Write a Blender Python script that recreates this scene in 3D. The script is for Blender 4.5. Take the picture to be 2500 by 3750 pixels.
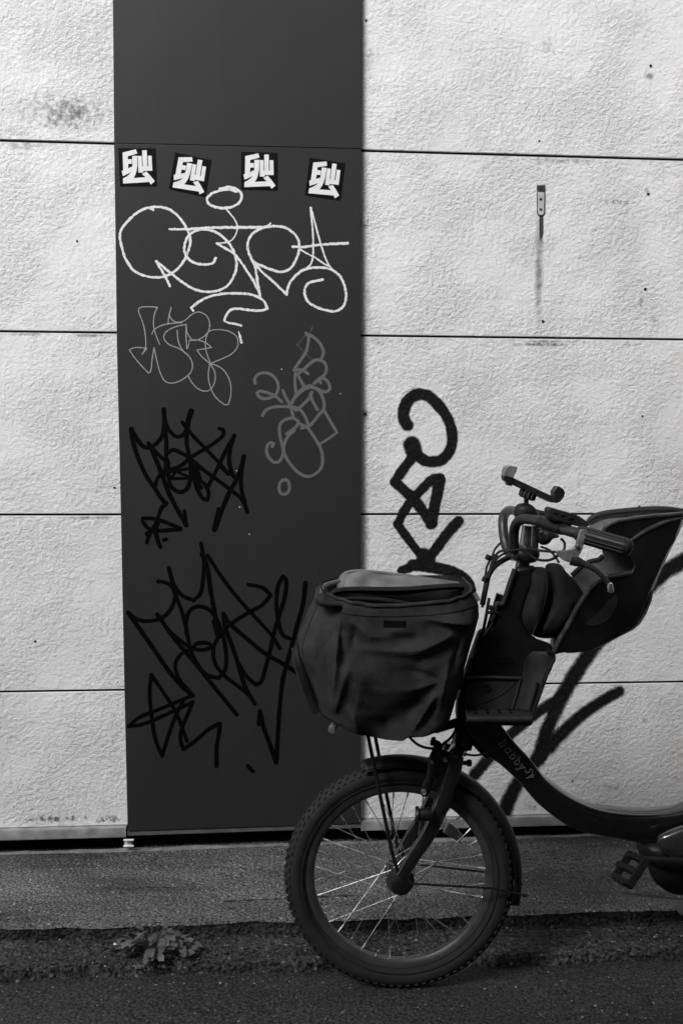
import bpy, bmesh, math, random
import numpy as np
from mathutils import Vector, Matrix, noise

for o in list(bpy.data.objects):
    bpy.data.objects.remove(o)
random.seed(7)
rng = np.random.default_rng(7)
SC = bpy.context.scene
COL = SC.collection
R = math.radians

# ------------------------------------------------------------------ camera
F_PX, PITCH, HC = 4000.0, R(3.5), 1.21
cam_d = bpy.data.cameras.new('camera')
cam = bpy.data.objects.new('camera', cam_d)
COL.objects.link(cam)
cam.location = (0, 0, HC)
cam.rotation_euler = (math.pi / 2 - PITCH, 0, 0)
cam_d.sensor_fit = 'VERTICAL'
cam_d.sensor_height = 36.0
cam_d.sensor_width = 24.0
cam_d.lens = 36.0 * F_PX / 3750.0
cam_d.clip_start = 0.05
cam_d.clip_end = 500
SC.camera = cam

# ------------------------------------------------------------------ sky, sun, exposure
SUN_DIR = Vector((-0.42, -0.63, 0.56)).normalized()      # towards the sun
SUN_STRENGTH, SUN_ANGLE, SKY_STRENGTH, EXPOSURE = 1.6, 28.0, 0.055, 1.47
W = bpy.data.worlds.new('World')
SC.world = W
W.use_nodes = True
nt = W.node_tree
nt.nodes.clear()
sky = nt.nodes.new('ShaderNodeTexSky')
sky.sky_type = 'NISHITA'
sky.sun_disc = False
sky.sun_elevation = math.asin(SUN_DIR.z)
sky.sun_rotation = math.atan2(SUN_DIR.x, SUN_DIR.y)
sky.dust_density = 3.0
bw = nt.nodes.new('ShaderNodeRGBToBW')
bg = nt.nodes.new('ShaderNodeBackground')
bg.inputs['Strength'].default_value = SKY_STRENGTH
wo = nt.nodes.new('ShaderNodeOutputWorld')
nt.links.new(sky.outputs[0], bw.inputs[0])
nt.links.new(bw.outputs[0], bg.inputs['Color'])
nt.links.new(bg.outputs[0], wo.inputs['Surface'])

sun_d = bpy.data.lights.new('sun', 'SUN')
sun_d.energy = SUN_STRENGTH
sun_d.angle = R(SUN_ANGLE)
sun_d.color = (1.0, 1.0, 1.0)
sun = bpy.data.objects.new('sun', sun_d)
COL.objects.link(sun)
sun.rotation_euler = (-SUN_DIR).to_track_quat('-Z', 'Y').to_euler()
sun.location = (-3, -2, 6)

SC.view_settings.view_transform = 'Standard'
SC.view_settings.look = 'None'
SC.view_settings.exposure = EXPOSURE
SC.view_settings.gamma = 1.0
SC.view_settings.use_curve_mapping = False
SC.render.engine = 'CYCLES'
SC.cycles.transparent_max_bounces = 24

# ------------------------------------------------------------------ geometry of the view
CP, SP = math.cos(PITCH), math.sin(PITCH)


def ray(u, v):
    x = (u - 1250.0) / F_PX
    y = -(v - 1875.0) / F_PX
    return Vector((x, CP + y * SP, -SP + y * CP))


def onY(u, v, Y):
    d = ray(u, v)
    t = Y / d.y
    return Vector((d.x * t, d.y * t, HC + d.z * t))


def onZ(u, v, z):
    d = ray(u, v)
    t = (z - HC) / d.z
    return Vector((d.x * t, d.y * t, z))


WY0, WT = 3.09, 0.087                      # the wall: Y = WY0 + WT * X
WN = Vector((WT, -1, 0)).normalized()      # its outward normal
WR = Vector((1, WT, 0)).normalized()       # along it, to the right
UP = Vector((0, 0, 1))


def wall(u, v, off=0.0):
    d = ray(u, v)
    k = math.sqrt(1 + WT * WT)
    t = (WY0 - off * k) / (d.y - WT * d.x)
    return Vector((d.x * t, d.y * t, HC + d.z * t))


YB = 2.38


def bk(u, v, dy=0.0):
    return onY(u, v, YB + dy)


# ------------------------------------------------------------------ materials
def new_mat(name):
    m = bpy.data.materials.new(name)
    m.use_nodes = True
    n = m.node_tree.nodes
    return m, n, m.node_tree.links, n['Principled BSDF']


def g3(v):
    return (v, v, v, 1)


def plain(name, base, rough=0.5, metal=0.0, spec=0.5, var=0.25, scale=40.0, bump=0.0, bscale=300.0, coat=0.0):
    """grey material with a little dust and wear in colour and gloss"""
    m, n, l, b = new_mat(name)
    tc = n.new('ShaderNodeTexCoord')
    no = n.new('ShaderNodeTexNoise')
    no.inputs['Scale'].default_value = scale
    no.inputs['Detail'].default_value = 5
    l.new(tc.outputs['Object'], no.inputs['Vector'])
    mr = n.new('ShaderNodeMapRange')
    mr.inputs['From Min'].default_value = 0.3
    mr.inputs['From Max'].default_value = 0.7
    mr.inputs['To Min'].default_value = base * (1 - var)
    mr.inputs['To Max'].default_value = base * (1 + var)
    l.new(no.outputs['Fac'], mr.inputs['Value'])
    l.new(mr.outputs[0], b.inputs['Base Color'])
    mr2 = n.new('ShaderNodeMapRange')
    mr2.inputs['From Min'].default_value = 0.3
    mr2.inputs['From Max'].default_value = 0.7
    mr2.inputs['To Min'].default_value = max(0.02, rough - 0.08)
    mr2.inputs['To Max'].default_value = min(1, rough + 0.08)
    l.new(no.outputs['Fac'], mr2.inputs['Value'])
    l.new(mr2.outputs[0], b.inputs['Roughness'])
    b.inputs['Metallic'].default_value = metal
    b.inputs['Specular IOR Level'].default_value = spec
    b.inputs['Coat Weight'].default_value = coat
    if bump > 0:
        nb = n.new('ShaderNodeTexNoise')
        nb.inputs['Scale'].default_value = bscale
        nb.inputs['Detail'].default_value = 4
        l.new(tc.outputs['Object'], nb.inputs['Vector'])
        bp = n.new('ShaderNodeBump')
        bp.inputs['Strength'].default_value = 1.0
        bp.inputs['Distance'].default_value = bump
        l.new(nb.outputs['Fac'], bp.inputs['Height'])
        l.new(bp.outputs[0], b.inputs['Normal'])
    return m


def math_node(n, l, op, a, b=None, c=None):
    x = n.new('ShaderNodeMath')
    x.operation = op
    for i, s in enumerate((a, b, c)):
        if s is None:
            continue
        if isinstance(s, (int, float)):
            x.inputs[i].default_value = s
        else:
            l.new(s, x.inputs[i])
    return x.outputs[0]


def stucco_height(n, l, tc):
    """trowelled spray stucco: torn grain in patches, a few longer trowel tears"""
    mp = n.new('ShaderNodeMapping')
    mp.inputs['Rotation'].default_value = (0, R(38), 0)
    mp.inputs['Scale'].default_value = (0.9, 1.0, 1.05)
    l.new(tc.outputs['Object'], mp.inputs['Vector'])
    a = n.new('ShaderNodeTexNoise')
    a.inputs['Scale'].default_value = 84
    a.inputs['Detail'].default_value = 5
    a.inputs['Roughness'].default_value = 0.70
    a.inputs['Distortion'].default_value = 0.15
    l.new(mp.outputs[0], a.inputs['Vector'])
    c = n.new('ShaderNodeTexNoise')
    c.inputs['Scale'].default_value = 11
    c.inputs['Detail'].default_value = 5
    c.inputs['Roughness'].default_value = 0.6
    c.inputs['Distortion'].default_value = 0.5
    l.new(mp.outputs[0], c.inputs['Vector'])
    k = n.new('ShaderNodeTexNoise')
    k.inputs['Scale'].default_value = 5.5
    k.inputs['Detail'].default_value = 4
    l.new(tc.outputs['Object'], k.inputs['Vector'])
    mk = n.new('ShaderNodeMapRange')
    mk.inputs['From Min'].default_value = 0.38
    mk.inputs['From Max'].default_value = 0.62
    mk.inputs['To Min'].default_value = 0.35
    mk.inputs['To Max'].default_value = 1.0
    l.new(k.outputs['Fac'], mk.inputs['Value'])
    # a torn edge wherever the broad noise crosses its mean: one side stands proud of the other
    st = n.new('ShaderNodeMapRange')
    st.inputs['From Min'].default_value = 0.485
    st.inputs['From Max'].default_value = 0.505
    st.inputs['To Max'].default_value = 0.045
    l.new(c.outputs['Fac'], st.inputs['Value'])
    g = math_node(n, l, 'MULTIPLY', a.outputs['Fac'], mk.outputs[0])
    return math_node(n, l, 'ADD', g, st.outputs[0])


def stain_mask(n, l, tc, centre, size, scale, thr, soft):
    """irregular blotch round one point of the wall"""
    mp = n.new('ShaderNodeMapping')
    mp.vector_type = 'POINT'
    mp.inputs['Location'].default_value = (-centre.x / size[0], 0, -centre.z / size[1])
    mp.inputs['Scale'].default_value = (1 / size[0], 0.0, 1 / size[1])
    l.new(tc.outputs['Object'], mp.inputs['Vector'])
    ln = n.new('ShaderNodeVectorMath')
    ln.operation = 'LENGTH'
    l.new(mp.outputs[0], ln.inputs[0])
    no = n.new('ShaderNodeTexNoise')
    no.inputs['Scale'].default_value = scale
    no.inputs['Detail'].default_value = 6
    no.inputs['Roughness'].default_value = 0.7
    l.new(tc.outputs['Object'], no.inputs['Vector'])
    fall = math_node(n, l, 'SUBTRACT', 1.0, ln.outputs['Value'])
    fall = math_node(n, l, 'MAXIMUM', fall, 0.0)
    fall = math_node(n, l, 'POWER', fall, 0.6)
    t = math_node(n, l, 'MULTIPLY', no.outputs['Fac'], fall)
    mr = n.new('ShaderNodeMapRange')
    mr.inputs['From Min'].default_value = thr
    mr.inputs['From Max'].default_value = thr + soft
    l.new(t, mr.inputs['Value'])
    return mr.outputs[0]


def make_wall_mat():
    m, n, l, b = new_mat('stucco_paint')
    tc = n.new('ShaderNodeTexCoord')
    h = stucco_height(n, l, tc)
    bp = n.new('ShaderNodeBump')
    bp.inputs['Strength'].default_value = 1.0
    bp.inputs['Distance'].default_value = 0.0095
    l.new(h, bp.inputs['Height'])
    l.new(bp.outputs[0], b.inputs['Normal'])
    b.inputs['Roughness'].default_value = 0.75
    b.inputs['Specular IOR Level'].default_value = 0.25
    big = n.new('ShaderNodeTexNoise')
    big.inputs['Scale'].default_value = 2.2
    big.inputs['Detail'].default_value = 6
    l.new(tc.outputs['Object'], big.inputs['Vector'])
    tone = n.new('ShaderNodeMapRange')
    tone.inputs['From Min'].default_value = 0.3
    tone.inputs['From Max'].default_value = 0.7
    tone.inputs['To Min'].default_value = 0.70
    tone.inputs['To Max'].default_value = 0.80
    l.new(big.outputs['Fac'], tone.inputs['Value'])
    val = tone.outputs[0]
    # pinpoint dirt caught in the relief
    spk = n.new('ShaderNodeTexNoise')
    spk.inputs['Scale'].default_value = 60
    spk.inputs['Detail'].default_value = 8
    spk.inputs['Roughness'].default_value = 0.75
    l.new(tc.outputs['Object'], spk.inputs['Vector'])
    sm = n.new('ShaderNodeMapRange')
    sm.inputs['From Min'].default_value = 0.70
    sm.inputs['From Max'].default_value = 0.78
    sm.inputs['To Max'].default_value = 0.7
    l.new(spk.outputs['Fac'], sm.inputs['Value'])
    val = math_node(n, l, 'MULTIPLY', val, math_node(n, l, 'SUBTRACT', 1.0, sm.outputs[0]))
    stains = [((230, 415), (0.24, 0.11), 60, 0.33, 0.22, 0.72),
              ((60, 480), (0.12, 0.05), 70, 0.38, 0.30, 0.5),
              ((2010, 170), (0.055, 0.075), 80, 0.38, 0.2, 0.5),
              ((2250, 740), (0.15, 0.03), 90, 0.42, 0.15, 0.75),
              ((2375, 280), (0.025, 0.02), 60, 0.25, 0.3, 0.65),
              ((2372, 700), (0.03, 0.035), 80, 0.36, 0.2, 0.6),
              ((2345, 1110), (0.02, 0.05), 80, 0.36, 0.2, 0.6),
              ((2395, 1170), (0.03, 0.02), 70, 0.36, 0.2, 0.5),
              ((1972, 980), (0.017, 0.22), 22, 0.17, 0.32, 0.62),
              ((1981, 825), (0.008, 0.05), 22, 0.08, 0.2, 0.92),
              ((1337, 1517), (0.025, 0.04), 60, 0.33, 0.2, 0.65),
              ((1338, 810), (0.02, 0.05), 60, 0.36, 0.2, 0.65),
              ((2020, 1250), (0.24, 0.008), 60, 0.33, 0.2, 0.6),
              ((1640, 830), (0.10, 0.03), 90, 0.42, 0.2, 0.4),
              ((2150, 600), (0.2, 0.04), 60, 0.45, 0.2, 0.4),
              ((200, 2998), (0.24, 0.03), 80, 0.40, 0.10, 0.75),
              ((400, 3000), (0.10, 0.025), 80, 0.40, 0.10, 0.75),
              ((1940, 2955), (0.05, 0.035), 60, 0.36, 0.2, 0.75),
              ((2250, 2880), (0.18, 0.06), 45, 0.45, 0.15, 0.6),
              ((2360, 2640), (0.03, 0.03), 60, 0.38, 0.2, 0.55),
              ((1400, 500), (0.06, 0.28), 25, 0.5, 0.2, 0.12),
              ((2060, 590), (0.20, 0.020), 70, 0.34, 0.2, 0.55), ((1990, 1262), (0.16, 0.012), 70, 0.30, 0.2, 0.7), ((2300, 1262), (0.14, 0.02), 60, 0.40, 0.15, 0.4),
              ((330, 1896), (0.14, 0.010), 70, 0.30, 0.2, 0.6), ((110, 1224), (0.12, 0.010), 70, 0.30, 0.2, 0.55), ((330, 1228), (0.09, 0.010), 70, 0.30, 0.2, 0.6),
              ((100, 530), (0.18, 0.03), 50, 0.36, 0.2, 0.4), ((1400, 1250), (0.08, 0.03), 60, 0.36, 0.2, 0.4), ((2160, 640), (0.03, 0.08), 50, 0.40, 0.2, 0.35),
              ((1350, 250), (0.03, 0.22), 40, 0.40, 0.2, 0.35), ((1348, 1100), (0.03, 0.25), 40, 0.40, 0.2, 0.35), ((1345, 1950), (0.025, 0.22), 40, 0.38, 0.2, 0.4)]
    for (pu, pv), sz, sc, th, so, amt in stains:
        k = stain_mask(n, l, tc, wall(pu, pv), sz, sc, th, so)
        k = math_node(n, l, 'MULTIPLY', k, amt)
        val = math_node(n, l, 'MULTIPLY', val, math_node(n, l, 'SUBTRACT', 1.0, k))
    l.new(val, b.inputs['Base Color'])
    return m


def paint_mat(name, base, rough=0.5, soft=0.12, rag=0.25, nscale=220.0, dens=1.0, stucco=False, spec=0.3, thin=0.0):
    """paint or ink laid on a surface: opaque in the middle of the stroke, ragged or misty at its edge"""
    m, n, l, b = new_mat(name)
    b.inputs['Base Color'].default_value = g3(base)
    b.inputs['Roughness'].default_value = rough
    b.inputs['Specular IOR Level'].default_value = spec
    uv = n.new('ShaderNodeUVMap')
    tc = n.new('ShaderNodeTexCoord')
    ln = n.new('ShaderNodeVectorMath')
    ln.operation = 'LENGTH'
    l.new(uv.outputs[0], ln.inputs[0])
    no = n.new('ShaderNodeTexNoise')
    no.inputs['Scale'].default_value = nscale
    no.inputs['Detail'].default_value = 4
    l.new(tc.outputs['Object'], no.inputs['Vector'])
    d = math_node(n, l, 'SUBTRACT', no.outputs['Fac'], 0.5)
    d = math_node(n, l, 'MULTIPLY_ADD', d, rag, ln.outputs['Value'])
    mr = n.new('ShaderNodeMapRange')
    mr.interpolation_type = 'SMOOTHSTEP'
    mr.inputs['From Min'].default_value = 1.0 - rag * 0.3
    mr.inputs['From Max'].default_value = 1.0 - rag * 0.3 - soft
    mr.inputs['To Max'].default_value = dens
    l.new(d, mr.inputs['Value'])
    al = mr.outputs[0]
    if thin > 0:
        sp = n.new('ShaderNodeTexNoise')
        sp.inputs['Scale'].default_value = 160
        sp.inputs['Detail'].default_value = 5
        l.new(tc.outputs['Object'], sp.inputs['Vector'])
        ms = n.new('ShaderNodeMapRange')
        ms.inputs['From Min'].default_value = 0.56
        ms.inputs['From Max'].default_value = 0.72
        ms.inputs['To Min'].default_value = 1.0
        ms.inputs['To Max'].default_value = 1.0 - thin
        l.new(sp.outputs['Fac'], ms.inputs['Value'])
        al = math_node(n, l, 'MULTIPLY', al, ms.outputs[0])
    l.new(al, b.inputs['Alpha'])
    if stucco:
        h = stucco_height(n, l, tc)
        bp = n.new('ShaderNodeBump')
        bp.inputs['Distance'].default_value = 0.0095
        l.new(h, bp.inputs['Height'])
        l.new(bp.outputs[0], b.inputs['Normal'])
    return m


def ground_mat(name, lo, hi, speck, speck_amt, scale=260.0, bump=0.004, rough=0.85, big=1.6):
    """worn asphalt or exposed aggregate"""
    m, n, l, b = new_mat(name)
    tc = n.new('ShaderNodeTexCoord')
    a = n.new('ShaderNodeTexNoise')
    a.inputs['Scale'].default_value = big
    a.inputs['Detail'].default_value = 8
    a.inputs['Roughness'].default_value = 0.65
    mpb = n.new('ShaderNodeMapping')
    mpb.inputs['Scale'].default_value = (0.42, 1.5, 1.0)
    l.new(tc.outputs['Object'], mpb.inputs['Vector'])
    l.new(mpb.outputs[0], a.inputs['Vector'])
    mr = n.new('ShaderNodeMapRange')
    mr.inputs['From Min'].default_value = 0.36
    mr.inputs['From Max'].default_value = 0.64
    mr.inputs['To Min'].default_value = lo
    mr.inputs['To Max'].default_value = hi
    l.new(a.outputs['Fac'], mr.inputs['Value'])
    f = n.new('ShaderNodeTexNoise')
    f.inputs['Scale'].default_value = scale
    f.inputs['Detail'].default_value = 3
    f.inputs['Roughness'].default_value = 0.6
    l.new(tc.outputs['Object'], f.inputs['Vector'])
    mf = n.new('ShaderNodeMapRange')
    mf.inputs['From Min'].default_value = 0.34
    mf.inputs['From Max'].default_value = 0.66
    mf.inputs['To Min'].default_value = 0.10
    mf.inputs['To Max'].default_value = 2.10
    l.new(f.outputs['Fac'], mf.inputs['Value'])
    v = math_node(n, l, 'MULTIPLY', mr.outputs[0], mf.outputs[0])
    vo = n.new('ShaderNodeTexVoronoi')
    vo.inputs['Scale'].default_value = scale * 0.62
    l.new(tc.outputs['Object'], vo.inputs['Vector'])
    sep = n.new('ShaderNodeSeparateColor')
    l.new(vo.outputs['Color'], sep.inputs[0])
    st = n.new('ShaderNodeMapRange')
    st.inputs['From Min'].default_value = 0.88
    st.inputs['From Max'].default_value = 1.0
    st.inputs['To Max'].default_value = speck_amt
    l.new(sep.outputs[0], st.inputs['Value'])
    dd = n.new('ShaderNodeMapRange')
    dd.inputs['From Min'].default_value = 0.45
    dd.inputs['From Max'].default_value = 0.15
    l.new(vo.outputs['Distance'], dd.inputs['Value'])
    k = math_node(n, l, 'MULTIPLY', st.outputs[0], dd.outputs[0])
    v = math_node(n, l, 'MULTIPLY_ADD', k, speck, v)
    l.new(v, b.inputs['Base Color'])
    b.inputs['Roughness'].default_value = rough
    b.inputs['Specular IOR Level'].default_value = 0.25
    hh = math_node(n, l, 'MULTIPLY_ADD', vo.outputs['Distance'], -0.8, f.outputs['Fac'])
    bp = n.new('ShaderNodeBump')
    bp.inputs['Distance'].default_value = bump
    l.new(hh, bp.inputs['Height'])
    l.new(bp.outputs[0], b.inputs['Normal'])
    return m


M = {}
M['stucco'] = make_wall_mat()
M['panel'] = plain('panel_paint', 0.0215, 0.50, spec=0.3, var=0.14, scale=420.0, bump=0.0003, bscale=900)
def add_streaks(m, amt):
    n, l = m.node_tree.nodes, m.node_tree.links
    b = n['Principled BSDF']
    src = b.inputs['Base Color'].links[0].from_socket
    tc = n.new('ShaderNodeTexCoord')
    mp = n.new('ShaderNodeMapping')
    mp.inputs['Scale'].default_value = (16, 1, 0.9)
    l.new(tc.outputs['Object'], mp.inputs['Vector'])
    no = n.new('ShaderNodeTexNoise')
    no.inputs['Scale'].default_value = 1.6
    no.inputs['Detail'].default_value = 6
    l.new(mp.outputs[0], no.inputs['Vector'])
    sc = n.new('ShaderNodeTexNoise')
    sc.inputs['Scale'].default_value = 14
    sc.inputs['Detail'].default_value = 9
    sc.inputs['Roughness'].default_value = 0.75
    sc.inputs['Distortion'].default_value = 1.5
    l.new(tc.outputs['Object'], sc.inputs['Vector'])
    k1 = n.new('ShaderNodeMapRange')
    k1.inputs['From Min'].default_value, k1.inputs['From Max'].default_value = 0.3, 0.7
    k1.inputs['To Min'].default_value, k1.inputs['To Max'].default_value = 1 - amt, 1 + amt
    l.new(no.outputs['Fac'], k1.inputs['Value'])
    k2 = n.new('ShaderNodeMapRange')
    k2.inputs['From Min'].default_value, k2.inputs['From Max'].default_value = 0.68, 0.76
    k2.inputs['To Min'].default_value, k2.inputs['To Max'].default_value = 1.0, 1.5
    l.new(sc.outputs['Fac'], k2.inputs['Value'])
    v = math_node(n, l, 'MULTIPLY', src, k1.outputs[0])
    v = math_node(n, l, 'MULTIPLY', v, k2.outputs[0])
    l.new(v, b.inputs['Base Color'])


add_streaks(M['panel'], 0.07)
M['panel_edge'] = plain('panel_edge_paint', 0.10, 0.4, var=0.2)
M['joint'] = plain('joint_sealant', 0.008, 0.9, spec=0.05, var=0.3)
M['aluminium'] = plain('aluminium_rail', 0.42, 0.42, metal=0.6, var=0.25, scale=30)
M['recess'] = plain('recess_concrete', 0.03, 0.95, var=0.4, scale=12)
M['mortar'] = plain('mortar_lip', 0.22, 0.9, var=0.45, scale=25, bump=0.002, bscale=120)
M['white_plastic'] = plain('white_plastic', 0.75, 0.4, var=0.1)
M['facade'] = plain('shade_building_paint', 0.11, 0.9, var=0.2, scale=3)
M['ledge'] = ground_mat('ledge_aggregate', 0.040, 0.165, 0.45, 0.9, scale=165, bump=0.006, big=2.6)
M['strip'] = ground_mat('gutter_mortar', 0.022, 0.085, 0.30, 0.9, scale=110, bump=0.010, big=4.5)
M['asphalt'] = ground_mat('street_asphalt', 0.024, 0.046, 0.20, 0.6, scale=150, bump=0.004, big=1.4)
M['riser'] = ground_mat('mossy_shaded_riser', 0.018, 0.060, 0.1, 0.3, scale=140, bump=0.006, big=6)  # mossy face, its colour also darkened for the shade under the edge
M['hole'] = plain('drilled_hole', 0.008, 0.9, var=0.1)
M['plate_grey'] = plain('weathered_plate', 0.45, 0.7, var=0.2, scale=60)
M['plate_stain'] = plain('rust_stain', 0.035, 0.85, var=0.5, scale=70)
M['spray_soft'] = paint_mat('black_spray_mist', 0.0065, 0.65, soft=0.50, rag=0.35, nscale=130, stucco=True, spec=0.15, thin=0.2)
M['spray'] = paint_mat('black_spray_paint', 0.0065, 0.65, soft=0.30, rag=0.30, nscale=110, stucco=True, spec=0.15, thin=0.16)
M['marker_white'] = paint_mat('white_paint_marker', 0.72, 0.5, soft=0.22, rag=1.0, nscale=130, spec=0.3, thin=0.45)
M['marker_silver'] = paint_mat('silver_scratch_pen', 0.30, 0.5, soft=0.5, rag=0.5, nscale=200, thin=0.4)
M['marker_grey'] = paint_mat('faded_grey_paint', 0.135, 0.55, soft=0.18, rag=0.30, nscale=120, dens=0.85, spec=0.3)
M['marker_faint'] = paint_mat('rubbed_grey_paint', 0.11, 0.55, soft=0.5, rag=0.8, nscale=150, dens=0.45, spec=0.3)
M['marker_black'] = paint_mat('black_paint_marker', 0.002, 0.6, soft=0.10, rag=0.16, nscale=140, spec=0.03)
M['sticker'] = plain('sticker_black', 0.005, 0.6, spec=0.08, var=0.2)
M['glyph'] = plain('sticker_white', 0.74, 0.45, var=0.06, scale=60)
M['tyre'] = plain('tyre_rubber', 0.022, 0.75, spec=0.3, var=0.3, scale=35, bump=0.0006, bscale=400)
M['rim'] = plain('rim_black_metal', 0.065, 0.40, metal=0.3, var=0.2)
M['steel'] = plain('steel_spoke', 0.80, 0.28, metal=1.0, var=0.2)
M['frame'] = plain('frame_black_gloss', 0.008, 0.22, spec=0.5, var=0.25, coat=0.4)
M['frame_edge'] = plain('frame_black_polished', 0.012, 0.12, spec=0.8, var=0.1, coat=1.0)
M['black'] = plain('black_plastic', 0.009, 0.5, spec=0.35, var=0.3)
M['black_matt'] = plain('black_rubber', 0.010, 0.7, spec=0.25, var=0.3)
M['seat'] = plain('seat_plastic', 0.007, 0.40, spec=0.25, var=0.35, scale=25)
M['seat_inner_lit'] = plain('seat_inner_lit', 0.17, 0.45, spec=0.4, var=0.3, scale=25)  # grey inner side, made paler to stand for light falling inside
M['seat_edge_highlight'] = plain('seat_edge_highlight', 0.045, 0.25, spec=0.6, var=0.3, coat=0.5)  # rim highlight put into the colour, paler than the seat
M['tray'] = plain('footrest_plastic', 0.022, 0.55, spec=0.3, var=0.35, scale=30, bump=0.0006, bscale=500)
M['bar'] = plain('handlebar_grey_paint', 0.019, 0.38, spec=0.5, var=0.35, scale=60)
M['grip'] = plain('grip_rubber', 0.015, 0.5, spec=0.4, var=0.3)
M['lever'] = plain('lever_alloy', 0.26, 0.42, metal=0.5, var=0.35, scale=70)
M['chrome'] = plain('stem_alloy', 0.25, 0.22, metal=0.9, var=0.3)
M['bag'] = plain('basket_cover_fabric', 0.034, 0.85, spec=0.12, var=0.38, scale=26, bump=0.0016, bscale=260)
M['bag_dark'] = plain('basket_cover_trim', 0.010, 0.7, spec=0.2, var=0.3)
M['flap'] = plain('cover_lining', 0.15, 0.6, var=0.30, scale=28)
M['pad'] = plain('pad_fabric', 0.020, 0.85, spec=0.15, var=0.3, scale=30, bump=0.0008, bscale=600)
M['label'] = plain('label_black', 0.004, 0.7, spec=0.1, var=0.1)
M['reflector'] = plain('reflector_plastic', 0.22, 0.3, var=0.25)
M['lettering'] = paint_mat('frame_lettering', 0.20, 0.4, soft=0.3, rag=0.1, nscale=300)
M['lettering_dim'] = paint_mat('frame_lettering_worn', 0.12, 0.4, soft=0.5, rag=0.6, nscale=300)
M['leaf'] = plain('weed_leaf', 0.095, 0.55, var=0.5, scale=30)
M['dry_leaf'] = plain('dry_leaf', 0.055, 0.8, var=0.5, scale=60)
M['pale_leaf'] = plain('pale_dry_leaf', 0.07, 0.8, var=0.4, scale=60)
M['stone'] = plain('pale_grit', 0.30, 0.8, var=0.5, scale=30)
M['grit'] = plain('dark_grit', 0.042, 0.85, var=0.6, scale=30)
M['motor'] = plain('motor_cover', 0.032, 0.16, spec=0.6, var=0.3, coat=0.6)

# ------------------------------------------------------------------ mesh builders


def smooth_path(pts, step=None, per=8, closed=False):
    """Catmull-Rom through 2-D or 3-D points"""
    P = [np.array(p, float) for p in pts]
    n = len(P)
    if n < 3:
        out = []
        for i in range(per + 1):
            out.append(P[0] + (P[-1] - P[0]) * i / per)
        return out
    out = []
    rg = range(n) if closed else range(n - 1)
    for i in rg:
        if closed:
            p0, p1, p2, p3 = P[i - 1], P[i], P[(i + 1) % n], P[(i + 2) % n]
        else:
            p1, p2 = P[i], P[i + 1]
            p0 = P[i - 1] if i > 0 else 2 * p1 - p2
            p3 = P[i + 2] if i + 2 < n else 2 * p2 - p1
        # centripetal parametrisation keeps loops from overshooting
        t0 = 0.0
        t1 = t0 + max(1e-6, np.linalg.norm(p1 - p0)) ** 0.5
        t2 = t1 + max(1e-6, np.linalg.norm(p2 - p1)) ** 0.5
        t3 = t2 + max(1e-6, np.linalg.norm(p3 - p2)) ** 0.5
        for k in range(per):
            t = t1 + (t2 - t1) * k / per
            a1 = (t1 - t) / (t1 - t0) * p0 + (t - t0) / (t1 - t0) * p1
            a2 = (t2 - t) / (t2 - t1) * p1 + (t - t1) / (t2 - t1) * p2
            a3 = (t3 - t) / (t3 - t2) * p2 + (t - t2) / (t3 - t2) * p3
            b1 = (t2 - t) / (t2 - t0) * a1 + (t - t0) / (t2 - t0) * a2
            b2 = (t3 - t) / (t3 - t1) * a2 + (t - t1) / (t3 - t1) * a3
            out.append((t2 - t) / (t2 - t1) * b1 + (t - t1) / (t2 - t1) * b2)
    if not closed:
        out.append(P[-1])
    return out


def tag(o, label=None, cat=None, group=None, kind=None):
    if label:
        o['label'] = label
    if cat:
        o['category'] = cat
    if group:
        o['group'] = group
    if kind:
        o['kind'] = kind
    return o


def empty(name, loc, label, cat, group=None):
    o = bpy.data.objects.new(name, None)
    COL.objects.link(o)
    o.location = loc
    o.empty_display_size = 0.1
    return tag(o, label, cat, group)


def attach(o, parent):
    if parent is not None:
        o.parent = parent
        base = Vector((0, 0, 0))
        p = parent
        if p.type == 'EMPTY':
            base = p.location.copy()
        o.matrix_parent_inverse = Matrix.Translation(-base)
    return o


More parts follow.
